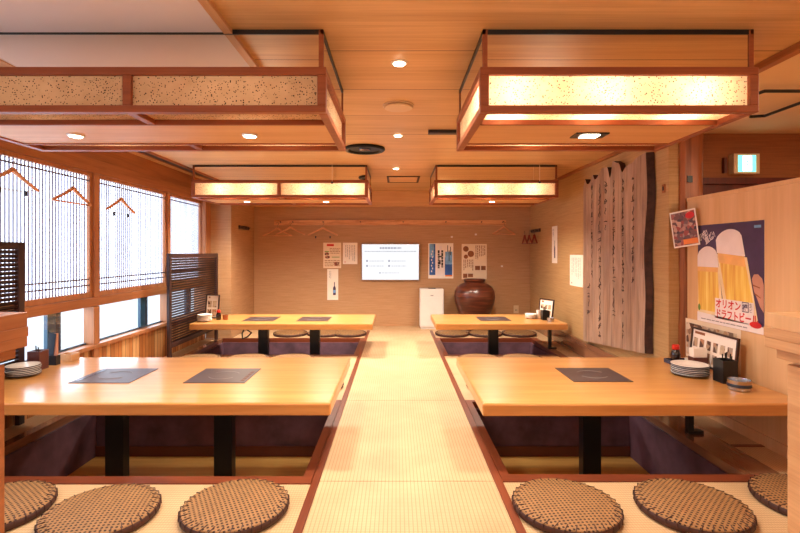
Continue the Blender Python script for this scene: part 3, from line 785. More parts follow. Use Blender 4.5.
h = hanger_make('hanger', True, False, 0.085); place(h, (-1.66, 6.722, 1.385), 0.0, 'wooden hanger with trouser bar at the window end of the back coat rail', g2)
h2 = hanger_make('hanger', False, False, 0.07); place(h2, (-1.47, 6.685, 1.40), 0.0, 'wooden hanger without a bar, second one on the back coat rail', g2)
h = hanger_make('hanger', False, True, 0.08); place(h, (-1.02, 6.70, 1.392), 0.05, 'wooden hanger with two clips above the food flyer on the back wall', g2)
h = hanger_make('hanger', True, False, 0.07); place(h, (1.51, 6.70, 1.405), 0.5, 'wooden hanger with trouser bar at the jar end of the coat rail', g2)
def rack(label, loc, ln):
    R = thing('hook_rack', label, 'hook rack', loc, 0, 'small dark wall hook racks')
    MB().box(-0.008, -ln/2, -0.022, 0.008, ln/2, 0.022).build('backing_board', 'slatdark', R)
    sx = 1 if loc[0] < 0 else -1
    for k in range(3):
        y = (k-1)*ln*0.33
        MB().tube([(sx*0.008, y, 0.0), (sx*0.03, y, -0.004), (sx*0.04, y, 0.012)], 0.004, 6).build('hook', 'black', R)
rack('short dark hook rack with red hangers on the right wall near the back corner', (XR-0.009, 6.5, 1.34), 0.40)
rack('small dark hook rack on the beige alcove wall beside the back coat rail', (-2.0, 6.32, 1.37), 0.40)
g3 = 'red hangers on the right wall'
for k, (y, lab) in enumerate(((6.38, 'dark red wooden hanger in the right wall bunch, first from the corner slip'), (6.50, 'dark red wooden hanger in the middle of the bunch on the right wall'), (6.60, 'dark red wooden hanger in the right wall bunch, closest to the back corner'))):
    h = hanger_make('hanger_red', True, False, 0.065); h.scale = (0.62, 1, 1)
    place(h, (XR-0.062-0.034*k, y, 1.275), PI/2, lab, g3)

# ------------------------------------------------------------------ carved wooden slab on the right wall
YS0, YS1 = 3.545, 4.755   # near and far end
def slab_bottom(u): return 0.175+0.125*u       # u = 0 far end, 1 near end
peaks = [(0.0, 1.70), (0.06, 1.76), (0.12, 1.70), (0.20, 1.775), (0.27, 1.72), (0.36, 1.80), (0.47, 1.79), (0.50, 1.69), (0.57, 1.82), (0.64, 1.79), (0.69, 1.70), (0.80, 1.745), (0.90, 1.765), (1.0, 1.785)]
def slab_top(u):
    for (a, za), (b, zb) in zip(peaks[:-1], peaks[1:]):
        if a <= u <= b:
            q = (u-a)/(b-a); q = q*q*(3-2*q); return za+(zb-za)*q
    return 1.75
def slab_y(u, v): return YS1+(YS0-YS1)*u + (0.018*math.sin(v*5)+0.012*math.sin(v*13+1) if u > 0.97 else 0)
def slab_x(u, v):
    ridge = 0.007*math.cos((u-0.09)*2*PI*6) + 0.006*mnoise.noise(Vector((u*7, v*2.0, 1)))
    return XR-0.052-0.012*u-ridge
R = thing('carved_slab', 'tall weathered wooden slab with brushed black writing against the right wall', 'wooden slab', (0, 0, 0))
NU, NV = 64, 26
vs = []; fs = []
for j in range(NV+1):
    for i in range(NU+1):
        u, v = i/NU, j/NV; z = slab_bottom(u)+(slab_top(u)-slab_bottom(u))*v
        vs.append((slab_x(u, v), slab_y(u, v), z))
nf = len(vs)
for j in range(NV):
    for i in range(NU):
        a = j*(NU+1)+i; fs.append((a, a+1, a+NU+2, a+NU+1))
MB().add(vs, fs).build('slab_face', 'slab', R, smooth=True)
ring = [i for i in range(NU+1)]+[j*(NU+1)+NU for j in range(1, NV+1)]+[NV*(NU+1)+i for i in range(NU-1, -1, -1)]+[j*(NU+1) for j in range(NV-1, 0, -1)]
ev = [vs[i] for i in ring]
bv = [(XR-0.006, p[1]-(0.02 if p[1] < YS0+0.05 else 0), p[2]) for p in ev]
n = len(ring)
MB().add(ev+bv, [(k, (k+1) % n, n+(k+1) % n, n+k) for k in range(n)]+[tuple(range(n, 2*n))]).build('slab_edge', 'slab_edge', R)
# brushed columns of cursive writing
rs = random.Random(3)
wr = MB()
def face_pt(px, py):
    # point of the slab face seen at these coordinates when the slab was measured
    k = (px-396)/480.0
    y = (XR-0.06)/k; u = (YS1-y)/(YS1-YS0); u = max(0.02, min(0.97, u))
    z = 1.05-(py-252)/480.0*y
    return u, z
def stroke(pts):
    out = []
    for u, z in pts:
        v = (z-slab_bottom(u))/(slab_top(u)-slab_bottom(u))
        out.append((slab_x(u, v)-0.0005, YS1+(YS0-YS1)*u, z))
    m = len(out); wr.tube(out, [0.0014+0.0030*math.sin(PI*(k+0.6)/(m+0.4)) for k in range(m)], 5)
for px, ya, yb in ((591, 184, 276), (598.7, 184, 337), (605.8, 182, 231), (614.4, 180, 319), (623, 178, 330), (632.4, 177, 278), (588, 285, 311)):
    u0, za = face_pt(px, ya); _, zb = face_pt(px, yb)
    z = za
    while z > zb:
        hgt = rs.uniform(0.045, 0.085); wd = rs.uniform(0.018, 0.030)
        kind = rs.random()
        if kind < 0.75:
            for q in range(rs.choice((2, 3, 3, 4))):
                zz = z-hgt*rs.uniform(0.05, 0.85)
                if rs.random() < 0.5:
                    stroke([(u0+wd*rs.uniform(-1, -0.3), zz), (u0+rs.uniform(-0.3, 0.3)*wd, zz+rs.uniform(-0.006, 0.01)), (u0+wd*rs.uniform(0.3, 1), zz+rs.uniform(-0.004, 0.012))])
                else:
                    stroke([(u0+wd*rs.uniform(-0.5, 0.5), zz+0.02), (u0+wd*rs.uniform(-0.4, 0.8), zz), (u0+wd*rs.uniform(-0.9, 0.3), zz-0.025)])
        else:
            stroke([(u0+wd*0.3*math.sin(q*1.3), z-hgt*q/5) for q in range(6)])
        z -= hgt+rs.uniform(0.004, 0.02)
wr.build('brush_writing', 'brush_ink', R)

# ------------------------------------------------------------------ flat prints
class Sheet:
    """a printed sheet on a plane: u to the reader's right, v up, both in metres from the lower-left corner"""
    def __init__(s, name, label, cat, origin, udir, w, h, paper='paper', group=None, tilt=0.0, thick=0.0015):
        s.R = thing(name, label, cat, origin, 0, group)
        u = Vector(udir).normalized(); v = Vector((0, 0, 1)); nrm = u.cross(v)
        if tilt:
            rm = Matrix.Rotation(tilt, 3, nrm); u = rm @ u; v = rm @ v
        s.u, s.v, s.n, s.w, s.h = u, v, nrm, w, h; s.k = 0; s.th = thick
        MB().prism([(0, 0), (w, 0), (w, h), (0, h)], s.p, 0, thick).build('sheet', paper, s.R)
    def p(s, a, b, t=0.0): return s.u*a+s.v*b+s.n*t
    def shapes(s, name, mat, polys, lift=1):
        m = MB(); t0 = s.th+0.0002+0.0005*(lift-1); 
        for pl in polys: m.prism(pl, s.p, t0, t0+0.0004)
        return m.build(name, mat, s.R)
    def rects(s, name, mat, rs_, lift=1): return s.shapes(name, mat, [[(a, b), (c, b), (c, d), (a, d)] for a, b, c, d in rs_], lift)
    def text(s, name, mat, txt, a, b, size, lift=2, ang=0.0, sx=1.0, bold=0.0):
        vs, fs = text_polys(txt, size, bold); t0 = s.th+0.0002+0.0005*(lift-1)+0.0003; ca, sa = math.cos(ang), math.sin(ang)
        return MB().add([s.p(a+(q.x*ca*sx-q.y*sa), b+(q.x*sa*sx+q.y*ca), t0) for q in vs], fs).build(name, mat, s.R)
def ell(cx, cy, rx, ry, n=20): return [(cx+rx*math.cos(2*PI*k/n), cy+ry*math.sin(2*PI*k/n)) for k in range(n)]
def lines(r, x0, x1, y0, y1, n, vert=False, th=0.35):
    out = []
    for k in range(n):
        if vert:
            x = x0+(x1-x0)*(k+0.3)/n; y = y0+(y1-y0)*r.uniform(0.0, 0.35); q = y1
            while q > y:
                e = q-r.uniform(0.015, 0.05); out.append((x, max(y, e), x+(x1-x0)/n*th, q)); q = e-0.007
        else:
            y = y0+(y1-y0)*(k+0.3)/n; q = x0
            while q < x1:
                e = min(x1, q+r.uniform(0.012, 0.05)); out.append((q, y, e, y+(y1-y0)/n*th)); q = e+0.007
    return out
r = random.Random(11)
YW = YB-0.001
gp = 'notices on the back wall'
s = Sheet('food_flyer', 'cream food flyer with red heading on the back wall, beside the small plain notice', 'flyer', (-1.03, YW, 0.824), (1, 0, 0), 0.253, 0.36, 'creampaper', gp)
s.rects('heading', 'red_ink', [(0.05, 0.31, 0.15, 0.34)]); s.rects('text_lines', 'brown_ink', lines(r, 0.02, 0.24, 0.02, 0.12, 4)+lines(r, 0.09, 0.24, 0.2, 0.29, 4))
s.rects('green_band', 'green_ink', [(0.02, 0.225, 0.08, 0.24), (0.12, 0.15, 0.23, 0.16)])
s.shapes('dish_photo', 'photo', [ell(0.05, 0.20, 0.032, 0.022), ell(0.06, 0.155, 0.036, 0.02), ell(0.19, 0.06, 0.036, 0.03)], 2)
s = Sheet('notice', 'small plain pinkish notice beside the television, at the top', 'notice', (-0.752, YW, 0.88), (1, 0, 0), 0.206, 0.303, 'paper', gp)
s.rects('text_lines', 'grey_ink', lines(r, 0.03, 0.18, 0.03, 0.27, 6, True, 0.3)); s.shapes('seal', 'red_ink', [ell(0.03, 0.03, 0.008, 0.008)])
s = Sheet('bottle_slip', 'narrow white slip with a blue bottle below the food flyer', 'poster', (-0.974, YW, 0.372), (1, 0, 0), 0.156, 0.438, 'paper', gp)
s.shapes('bottle_picture', 'navy_ink', [[(0.082, 0.07), (0.122, 0.07), (0.122, 0.17), (0.108, 0.2), (0.108, 0.255), (0.096, 0.255), (0.096, 0.2), (0.082, 0.17)]]); s.rects('text_lines', 'grey_ink', lines(r, 0.025, 0.06, 0.27, 0.41, 2, True, 0.3)); s.rects('bottle_label', 'sky_ink', [(0.085, 0.10, 0.119, 0.14)], 2)
s = Sheet('sake_poster', 'blue and white bottle poster on the back wall above the air purifier', 'poster', (0.457, YW, 0.676), (1, 0, 0), 0.355, 0.50, 'paper', gp)
s.rects('blue_field', 'blue_ink', [(0.015, 0.05, 0.10, 0.49), (0.235, 0.05, 0.34, 0.30)]); s.rects('pale_field', 'sky_ink', [(0.015, 0.30, 0.08, 0.49), (0.24, 0.2, 0.34, 0.38)], 2)
s.shapes('bottle_picture', 'foam_ink', [[(0.11, 0.03), (0.23, 0.03), (0.23, 0.30), (0.19, 0.36), (0.19, 0.46), (0.15, 0.46), (0.15, 0.36), (0.11, 0.30)]], 3)
s.rects('brush_characters', 'ink', lines(r, 0.12, 0.22, 0.12, 0.4, 2, True, 0.5)+[(0.15, 0.30, 0.19, 0.32), (0.155, 0.2, 0.175, 0.26), (0.29, 0.25, 0.30, 0.4), (0.31, 0.33, 0.32, 0.45), (0.27, 0.38, 0.28, 0.47)], 4)
s.rects('foot_line', 'orange_ink', [(0.24, 0.03, 0.34, 0.05)], 2)
s.rects('side_text', 'foam_ink', [(0.04+0.012*(k % 2), 0.09+0.04*k, 0.055+0.012*(k % 2), 0.115+0.04*k) for k in range(8)], 4)
s = Sheet('menu_sheet', 'brownish hand-written menu sheet on the back wall above the jar', 'menu', (0.93, YW, 0.665), (1, 0, 0), 0.355, 0.50, 'creampaper', gp)
s.rects('text_lines', 'brown_ink', lines(r, 0.02, 0.17, 0.12, 0.28, 6, True, 0.4)+lines(r, 0.19, 0.34, 0.27, 0.48, 6, True, 0.4)+[(0.19, 0.13, 0.26, 0.19), (0.275, 0.13, 0.34, 0.19), (0.02, 0.02, 0.08, 0.08), (0.09, 0.03, 0.16, 0.08)])
s.shapes('pictures', 'brown_ink', [ell(0.06, 0.43, 0.04, 0.04), ell(0.13, 0.36, 0.045, 0.045), ell(0.06, 0.32, 0.03, 0.03)])
gq = 'slips on the right wall'
s = Sheet('bottle_slip', 'narrow white slip with a blue bottle on the right wall beside the red hangers', 'poster', (XR-0.001, 5.84, 0.918), (0, -1, 0), 0.19, 0.442, 'paper', gq)
s.shapes('bottle_picture', 'navy_ink', [[(0.08, 0.06), (0.12, 0.06), (0.12, 0.18), (0.107, 0.21), (0.107, 0.27), (0.095, 0.27), (0.095, 0.21), (0.08, 0.18)]]); s.rects('text_lines', 'grey_ink', lines(r, 0.02, 0.08, 0.28, 0.41, 2, True, 0.3))
s = Sheet('notice', 'plain white paper notice on the right wall next to the carved slab', 'notice', (XR-0.001, 5.24, 0.69), (0, -1, 0), 0.37, 0.33, 'paper', gq)
s.rects('text_lines', 'grey_ink', lines(r, 0.05, 0.32, 0.06, 0.30, 6, True, 0.2)); s.shapes('seal', 'red_ink', [ell(0.06, 0.03, 0.01, 0.01)])

# beer poster on the partition
s = Sheet('beer_poster', 'large poster of two frosty beer mugs with red lettering on the partition', 'poster', (XP-0.001, 3.175, 0.60), (0, -1, 0), 0.572, 0.625, 'paper', None)
wP, hP = 0.572, 0.625
s.shapes('dark_field', 'navy_ink', [[(0, 0), (wP, 0), (wP, hP), (0, hP)]])
def dome(x0, y0, x1, y1, x2, y2, x3, y3, n=14):
    # a foam head: bottom edge from (x0, y0) to (x1, y1), rounded top from (x2, y2) back to (x3, y3)
    out = [(x0, y0), (x1, y1)]
    for k in range(n+1):
        q = k/n; bx, by = x2+(x3-x2)*q, y2+(y3-y2)*q; out.append((bx, by+0.052*math.sin(PI*q)**0.6))
    return out
s.shapes('mug_glass', 'glass_ink', [[(0.0, 0.055), (0.245, 0.055), (0.212, 0.36), (0.0, 0.36)]], 2)
s.shapes('mug_glass', 'glass_ink', [[(0.262, 0.06), (0.53, 0.06), (0.445, 0.42), (0.192, 0.44)]], 4)
s.shapes('beer_picture', 'beer', [[(0.01, 0.075), (0.215, 0.075), (0.196, 0.335), (0.0, 0.335)]], 3)
s.shapes('beer_picture', 'beer', [[(0.275, 0.165), (0.492, 0.165), (0.428, 0.405), (0.206, 0.425)]], 5)
s.shapes('beer_head_tint', 'orange_beer', [[(0.0, 0.325), (0.198, 0.325), (0.20, 0.365), (0.0, 0.365)]], 4)
s.shapes('beer_head_tint', 'orange_beer', [[(0.212, 0.385), (0.436, 0.365), (0.424, 0.43), (0.20, 0.445)]], 6)
s.shapes('foam_picture', 'foam_ink', [dome(0.0, 0.355, 0.206, 0.355, 0.192, 0.44, 0.0, 0.43)], 5)
s.shapes('foam_picture', 'foam_ink', [dome(0.192, 0.445, 0.434, 0.425, 0.405, 0.545, 0.182, 0.525)], 7)
s.shapes('hand_picture', 'skin_ink', [[(0.485, 0.30), (0.50, 0.325), (0.53, 0.328), (0.56, 0.305), (wP, 0.27), (wP, 0.12), (0.545, 0.15), (0.525, 0.19), (0.50, 0.235)]], 6)
s.shapes('finger_line', 'brown_ink', [[(0.49, 0.262), (0.545, 0.250), (0.545, 0.256), (0.49, 0.270)], [(0.505, 0.215), (0.55, 0.195), (0.55, 0.201), (0.505, 0.223)]], 7)
s.shapes('foot_band', 'foam_ink', [[(0.0, 0.0), (wP, 0.0), (wP, 0.04), (0.0, 0.06)], [(0.176, 0.04), (0.50, 0.04), (0.50, 0.165), (0.176, 0.165)]], 8)
s.text('lettering', 'red_ink', 'オリオン', 0.182, 0.112, 0.060, 10, 0, 0.92, 0.0016)
s.text('lettering', 'red_ink', 'ドラフトビール', 0.182, 0.050, 0.060, 10, 0, 0.84, 0.0016)
s.rects('emblem_box', 'navy_ink', [(0.410, 0.106, 0.462, 0.164)], 9); s.rects('emblem_field', 'foam_ink', [(0.415, 0.111, 0.457, 0.159)], 10)
s.text('emblem_character', 'navy_ink', '樽', 0.415, 0.117, 0.044, 11, 0, 0.95, 0.0008)
s.text('side_lettering', 'navy_ink', '生', 0.466, 0.138, 0.026, 10); s.text('side_lettering', 'navy_ink', 'ビ', 0.466, 0.110, 0.026, 10)
s.text('slogan', 'foam_ink', '即成!', 0.012, 0.515, 0.050, 3, 0.50, 0.95, 0.001)
s.text('slogan', 'foam_ink', '直感!', 0.082, 0.50, 0.050, 3, 0.50, 0.95, 0.001)
s.rects('corner_mark', 'sky_ink', [(0.50, 0.585, 0.55, 0.60)], 3)
s.rects('foot_lines', 'grey_ink', lines(r, 0.04, 0.45, 0.012, 0.028, 1), 9)
s.shapes('foot_badge', 'red_ink', [ell(0.515, 0.045, 0.045, 0.018)], 11)
s.shapes('foot_emblem', 'green_ink', [ell(0.02, 0.09, 0.012, 0.022)], 9)
# small photo card bridging the post and the partition
ud = Vector((1.982-1.892, 3.13-3.30, 0))
s = Sheet('photo_card', 'small tilted food photo card pinned at the log post', 'photo card', (1.905, 3.285, 1.075), ud, 0.175, 0.245, 'paper', None, 0.14)
s.rects('food_photo', 'photo', [(0.008, 0.01, 0.167, 0.235)]); s.shapes('red_badge', 'red_ink', [ell(0.135, 0.205, 0.03, 0.022)], 2); s.rects('pale_photo', 'orange_ink', [(0.07, 0.015, 0.165, 0.05)], 2)
# large menu paper behind the table things
s = Sheet('menu_poster', 'large brownish menu paper standing on the table against the partition', 'menu', (XP-0.002, 3.31, 0.335), (0, -1, 0), 0.53, 0.262, 'creampaper', None)
s.rects('menu_picture', 'menuphoto', [(0.01, 0.02, 0.50, 0.235)])
# ------------------------------------------------------------------ television
R = thing('television', 'white glowing flat screen on the back wall', 'television', (-0.078, YB-0.001, 0.91))
MB().box(-0.405, -0.05, -0.256, 0.405, 0, 0.256).build('housing', 'steel', R, bevel=0.004)
MB().box(-0.397, -0.0525, -0.248, 0.397, -0.050, 0.248).build('screen', 'screen', R)
q = MB(); rr = random.Random(5)
def tvl(x0, x1, z, h):
    x = x0
    while x < x1:
        e = min(x1, x+rr.uniform(0.012, 0.035)); q.box(x, -0.0535, z, e, -0.0526, z+h); x = e+0.009
tvl(-0.15, 0.15, 0.185, 0.024); tvl(-0.36, 0.36, 0.145, 0.010)
for z in (0.015, -0.055):
    for x in (-0.33, -0.02): q.lathe([(0.016, 0), (0.016, 0.0)], (x, 0, z), 3, capb=False, capt=False); q.box(x-0.012, -0.0535, z-0.012, x+0.014, -0.0526, z+0.014); tvl(x+0.035, x+0.24, z-0.004, 0.007)
q.box(-0.16, -0.0535, -0.16, -0.135, -0.0526, -0.145); tvl(-0.12, 0.12, -0.155, 0.006)
q.build('screen_text', 'screen_text', R)

# ------------------------------------------------------------------ air purifier and jar
R = thing('air_purifier', 'white upright air purifier against the back wall beside the jar', 'air purifier', (0.49, 6.64, 0.002))
MB().box(-0.163, -0.10, 0.018, 0.163, 0.10, 0.545).build('body', 'white', R, bevel=0.012)
MB().box(-0.15, -0.105, 0.03, 0.15, -0.10, 0.43).build('front_panel', 'white', R, bevel=0.002)
MB().box(-0.045, -0.06, 0.545, 0.055, 0.05, 0.550).build('air_outlet', 'sash_dark', R)
MB().box(-0.02, -0.1035, 0.45, 0.02, -0.10, 0.462).build('display', 'grey_ink', R)
MB().box(-0.15, -0.09, 0, 0.15, 0.09, 0.018).build('base', 'white', R)
R = thing('ceramic_jar', 'big brown glazed ceramic jar on the floor by the back wall', 'jar', (1.063, 6.50, 0.001))
MB().lathe([(0.15, 0), (0.165, 0.01), (0.185, 0.12), (0.225, 0.25), (0.262, 0.36), (0.278, 0.45), (0.268, 0.52), (0.235, 0.58), (0.18, 0.62), (0.142, 0.635), (0.130, 0.65)], n=48, capt=False).build('body', 'jar', R, smooth=True)
MB().lathe([(0.128, 0.642), (0.146, 0.66), (0.148, 0.68), (0.138, 0.686), (0.122, 0.68), (0.115, 0.65), (0.12, 0.6)], n=48, capb=False).build('rim', 'jar', R, smooth=True)

# exit sign
R = thing('exit_sign', 'lit green and white exit sign above the dark corridor door', 'exit sign', (2.515, 3.47, 1.685))
MB().box(-0.093, -0.03, -0.072, 0.093, 0.028, 0.072).build('housing', 'beige_disc', R, bevel=0.003)
MB().box(-0.062, -0.033, -0.058, 0.062, -0.030, 0.058).build('green_panel', 'exit_glow', R)
MB().box(-0.032, -0.035, -0.054, 0.032, -0.033, 0.054).build('white_panel', 'exit_white', R)
run = MB()
for pts in ([(-0.002, 0.02), (0.0, -0.005), (0.012, -0.03)], [(0.0, -0.005), (-0.010, -0.022), (-0.022, -0.03)], [(-0.002, 0.018), (-0.016, 0.006)], [(-0.002, 0.018), (0.013, 0.004)]):
    run.tube([(a, -0.0355, b) for a, b in pts], 0.0035, 5)
run.lathe([(0.0065, -0.0005), (0.0065, 0.0005)], (0.001, -0.0355, 0.033), 10)
run.build('running_figure', 'exit_glow', R)
MB().box(-0.14, 0.0, -0.06, -0.12, 0.028, 0.05).build('junction_box', 'pit_base', R)

# small wall fittings
for x, z, lab in ((0.79, 1.265, 'tiny white hook on the back wall above the blue bottle poster'), (1.13, 1.30, 'tiny white hook on the back wall above the menu sheet'), (1.50, 0.85, 'tiny white hook on the back wall beside the jar corner')):
    R = thing('wall_hook', lab, 'hook', (x, YB-0.002, z)); MB().box(-0.014, -0.004, -0.012, 0.014, 0, 0.012).build('plate', 'white', R); MB().tube([(0, -0.004, 0), (0, -0.02, -0.005), (0, -0.024, 0.01)], 0.004, 6).build('prong', 'white', R)
R = thing('wall_outlet', 'small beige outlet low on the back wall beside the jar', 'outlet', (1.70, YB-0.002, 0.24))
MB().box(-0.035, -0.008, -0.055, 0.035, 0, 0.055).build('plate', 'beige_disc', R); MB().box(-0.012, -0.0095, -0.02, -0.006, -0.008, 0.0).box(0.006, -0.0095, -0.02, 0.012, -0.008, 0.0).build('slots', 'black', R)
R = thing('wall_switch', 'small switch plate on the right wall beside the log post', 'switch', (XR-0.001, 3.40, 1.50))
MB().box(-0.006, -0.018, -0.03, 0, 0.018, 0.03).build('plate', 'brown_ink', R); MB().box(-0.009, -0.008, -0.014, -0.006, 0.008, 0.014).build('rocker', 'slatdark', R)

# ------------------------------------------------------------------ things on the tables
T0 = TT+0.001
def plate_make(rad, rim):
    R = thing('plate', 'x', 'plate')
    MB().lathe([(rad*0.55, 0), (rad*0.6, 0.002), (rad*0.95, 0.012), (rad, 0.0145), (rad, 0.0180), (rad*0.98, 0.0185), (rad*0.6, 0.006), (0.002, 0.005)], n=40).build('dish', 'ceramic', R, smooth=True)
    MB().lathe([(rad*0.72, 0.0045), (rad*0.97, 0.0110), (rad*1.012, 0.0122), (rad*1.012, 0.0160), (rad*0.99, 0.0160)], n=40, capb=False, capt=False).build('rim_band', rim, R, smooth=True)
    return R
ORD = ['bottom', 'second from the bottom', 'third from the bottom', 'fourth from the bottom', 'fifth from the bottom', 'sixth from the bottom', 'seventh from the bottom']
def stack(x, y, n, rad, where, grp, step=0.0098, rim='indigo'):
    p = None
    for k in range(n):
        o = ORD[k] if k < n-1 else 'topmost'
        lab = '%s plate of the stack %s' % (o, where)
        loc = (x+0.002*math.sin(k*2.1), y+0.002*math.cos(k*1.7), T0+k*step)
        if p is None: p = plate_make(rad, rim); p.location = loc; p['label'] = lab; p['group'] = grp
        else: dup(p, loc, 0, lab, grp)
def holder_box(name, label, cat, x, y, w, d, h, mat, sticks):
    R = thing(name, label, cat, (x, y, T0)); t = 0.006
    MB().box(-w/2, -d/2, 0, w/2, d/2, t).box(-w/2, -d/2, t, w/2, -d/2+t, h).box(-w/2, d/2-t, t, w/2, d/2, h).box(-w/2, -d/2+t, t, -w/2+t, d/2-t, h).box(w/2-t, -d/2+t, t, w/2, d/2-t, h).build('box', mat, R, bevel=0.001)
    rr = random.Random(int(x*100))
    for k in range(sticks):
        a, b = rr.uniform(-w*0.3, w*0.3), rr.uniform(-d*0.3, d*0.3)
        MB().tube([(a*0.6, b*0.6, t), (a, b, h+rr.uniform(0.015, 0.045))], 0.0035, 6).build('chopstick', 'black', R)
    return R
def soy_bottle(label, x, y, s=1.0):
    R = thing('soy_sauce_bottle', label, 'bottle', (x, y, T0+0.0))
    MB().lathe([(0.022*s, 0), (0.025*s, 0.004), (0.026*s, 0.05*s), (0.02*s, 0.07*s), (0.014*s, 0.078*s)], n=24).build('body', 'soy', R, smooth=True)
    c = MB().lathe([(0.019*s, 0.078*s), (0.021*s, 0.082*s), (0.019*s, 0.102*s), (0.012*s, 0.106*s)], n=24).build('cap', 'redplastic', R, smooth=True)
    MB().tube([(0, -0.012*s, 0.095*s), (0, -0.028*s, 0.103*s)], [0.006*s, 0.003*s], 8).build('spout', 'redplastic', c)
    return R
def cup(label, x, y, z=0.0, r_=0.02, h=0.045):
    R = thing('toothpick_cup', label, 'cup', (x, y, T0+z))
    MB().lathe([(r_*0.8, 0), (r_, 0.006), (r_, h), (r_*0.9, h+0.001), (r_*0.85, 0.01)], n=24).build('cup_body', 'ceramic', R, smooth=True)
    m = MB()
    for k in range(7): m.tube([(r_*0.4*math.cos(k), r_*0.4*math.sin(k), 0.012), (r_*0.7*math.cos(k), r_*0.7*math.sin(k), h+0.012)], 0.0012, 5)
    m.build('toothpicks', 'cap', R)
def framed_menu(label, loc, udir, w, h, tilt_out):
    R = thing('framed_menu', label, 'menu', loc)
    u = Vector(udir).normalized(); n_ = u.cross(Vector((0, 0, 1))); v = (Vector((0, 0, 1))*math.cos(tilt_out)-n_*math.sin(tilt_out)); nn = u.cross(v)
    def P(a, b, t=0.0): return u*a+v*b+nn*t
    b = 0.011
    m = MB()
    for q in ([(0, 0), (w, 0), (w, b), (0, b)], [(0, h-b), (w, h-b), (w, h), (0, h)], [(0, b), (b, b), (b, h-b), (0, h-b)], [(w-b, b), (w, b), (w, h-b), (w-b, h-b)]): m.prism(q, P, 0, 0.014)
    m.build('frame', 'slatdark', R)
    MB().prism([(b, b), (w-b, b), (w-b, h-b), (b, h-b)], P, 0.0, 0.006).build('sheet', 'paper', R)
    m = MB(); rr = random.Random(2)
    nx = max(2, int(w/0.07))
    for i in range(nx):
        for j in range(2):
            x0 = b+0.012+i*(w-2*b-0.024)/nx; y0 = b+0.015+j*(h-2*b-0.05)/2
            m.prism([(x0, y0), (x0+0.045, y0), (x0+0.045, y0+(h-0.08)/2.5), (x0, y0+(h-0.08)/2.5)], P, 0.006, 0.0066)
    m.build('dish_photos', 'menuphoto', R)
    m = MB(); m.prism([(0.03, h-b-0.028), (w*0.3, h-b-0.028), (w*0.3, h-b-0.012), (0.03, h-b-0.012)], P, 0.006, 0.0066); m.build('heading', 'brown_ink', R)
# near poster-side table
stack(1.72, 2.81, 6, 0.098, 'on the table by the poster', 'plates on the poster-side table')
R = thing('condiment_tray', 'small black tray under the red-capped bottle', 'tray', (1.82, 3.08, T0))
MB().box(-0.065, -0.065, 0, 0.065, 0.065, 0.006).box(-0.065, -0.065, 0.006, 0.065, -0.06, 0.026).box(-0.065, 0.06, 0.006, 0.065, 0.065, 0.026).box(-0.065, -0.06, 0.006, -0.06, 0.06, 0.026).box(0.06, -0.06, 0.006, 0.065, 0.06, 0.026).build('tray_body', 'indigo', R)
o = soy_bottle('red-capped soy sauce bottle on the black tray by the striped plates', 1.80, 3.09, 1.12); o.location.z = T0+0.007
cup('small white toothpick cup beside the red-capped bottle', 1.855, 3.05, 0.007, 0.019, 0.04)
R = thing('napkin_holder', 'brown napkin holder with white napkins behind the striped plates', 'napkin holder', (1.872, 2.975, T0))
MB().box(-0.045, -0.03, 0, 0.045, 0.03, 0.07).build('holder', 'holder', R, bevel=0.002)
MB().box(-0.042, -0.024, 0.07, 0.042, 0.024, 0.125).build('napkins', 'paper', R, bevel=0.003)
holder_box('chopstick_box', 'black square chopstick box beside the striped plates', 'chopstick box', 1.825, 2.66, 0.082, 0.085, 0.125, 'black', 5)
framed_menu('dark-framed picture menu leaning behind the napkins and chopstick box', (1.945, 3.17, T0+0.004), (-0.02, -0.5, 0), 0.455, 0.225, 0.10)
R = thing('ashtray', 'round metal ashtray at the near end of the poster-side table', 'ashtray', (1.795, 2.51, T0))
MB().lathe([(0.048, 0), (0.052, 0.003), (0.054, 0.050), (0.056, 0.053), (0.052, 0.053), (0.046, 0.010), (0.002, 0.008)], n=36).build('bowl', 'steel', R, smooth=True)
MB().lathe([(0.0532, 0.018), (0.0552, 0.020), (0.0552, 0.032), (0.0540, 0.034)], n=36, capb=False, capt=False).build('band', 'sash_dark', R)
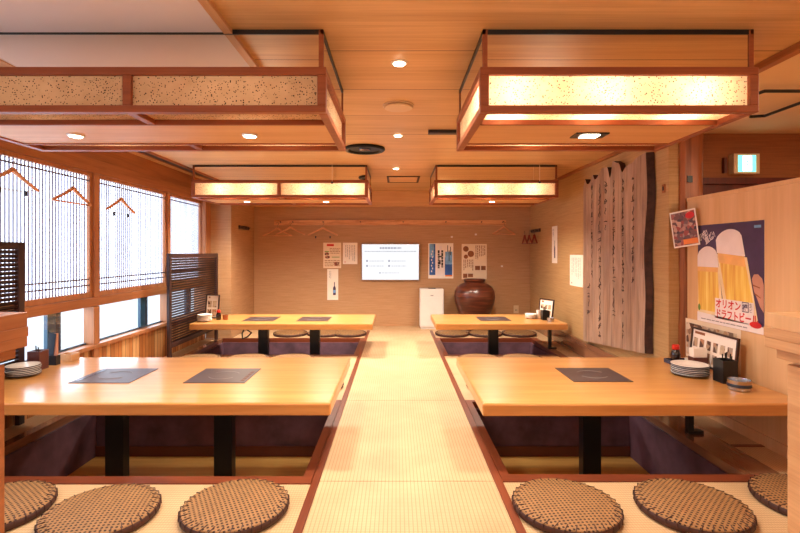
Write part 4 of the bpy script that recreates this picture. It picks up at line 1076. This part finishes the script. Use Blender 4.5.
# near window-side table
stack(-2.165, 2.79, 6, 0.083, 'on the near window-side table', 'plates on the near window-side table', 0.0095, 'sash_dark')
holder_box('chopstick_box', 'brown box of leaflets beside the striped plates by the window', 'box', -2.20, 2.95, 0.075, 0.08, 0.115, 'holder', 2)
R = thing('leaflet_stand', 'black and pink leaflets standing behind the plates by the window', 'leaflets', (-2.195, 3.07, T0))
MB().box(-0.045, -0.02, 0, 0.035, 0.02, 0.06).build('stand', 'black', R); MB().box(-0.04, -0.012, 0.06, 0.005, 0.0, 0.20).build('leaflet', 'sash_dark', R, rot=(0, 0.12, 0)); MB().box(0.008, -0.008, 0.06, 0.03, 0.008, 0.20).build('leaflet', 'skin_ink', R)
soy_bottle('dark red soy sauce bottle at the window end of the near table', -2.215, 2.64, 0.9)
R = thing('ashtray', 'small brown square box on the near table by the window glass', 'ashtray', (-2.18, 3.20, T0))
MB().box(-0.045, -0.04, 0, 0.045, 0.04, 0.006).box(-0.045, -0.04, 0.006, 0.045, -0.033, 0.045).box(-0.045, 0.033, 0.006, 0.045, 0.04, 0.045).box(-0.045, -0.033, 0.006, -0.038, 0.033, 0.045).box(0.038, -0.033, 0.006, 0.045, 0.033, 0.045).build('bowl', 'cap', R)
# far window-side table
stack(-1.99, 4.99, 5, 0.072, 'on the far window-side table', 'plates on the far window-side table', 0.0135, 'ceramic')
framed_menu('small pink picture menu standing on the far window-side table', (-2.065, 5.20, T0+0.004), (1, -0.15, 0), 0.155, 0.255, 0.12)
soy_bottle('red-capped bottle on the far window-side table beside the menu', -1.885, 5.10, 1.0)
R = thing('sauce_cup', 'small brown cup beside the bottle on the far window-side table', 'cup', (-1.82, 5.12, T0)); MB().lathe([(0.022, 0), (0.026, 0.004), (0.03, 0.05), (0.028, 0.05), (0.022, 0.008)], n=24).build('cup_body', 'brown_ink', R, smooth=True)
# far slab-side table
stack(1.46, 5.20, 4, 0.062, 'on the far table by the right wall', 'plates on the far table by the right wall', 0.011, 'ceramic')
holder_box('chopstick_box', 'black chopstick box on the far table by the right wall', 'chopstick box', 1.585, 5.10, 0.075, 0.075, 0.10, 'black', 4)
cup('white toothpick cup beside the far black chopstick box', 1.545, 5.20, 0.0, 0.024, 0.09)
framed_menu('small dark-framed picture menu on the far table by the right wall', (1.60, 5.37, T0+0.004), (0.45, -1, 0), 0.22, 0.20, 0.12)
R = thing('ashtray', 'small metal ashtray beside the far black chopstick box', 'ashtray', (1.60, 4.97, T0)); MB().lathe([(0.032, 0), (0.036, 0.003), (0.037, 0.04), (0.035, 0.04), (0.03, 0.008)], n=28).build('bowl', 'steel', R, smooth=True)
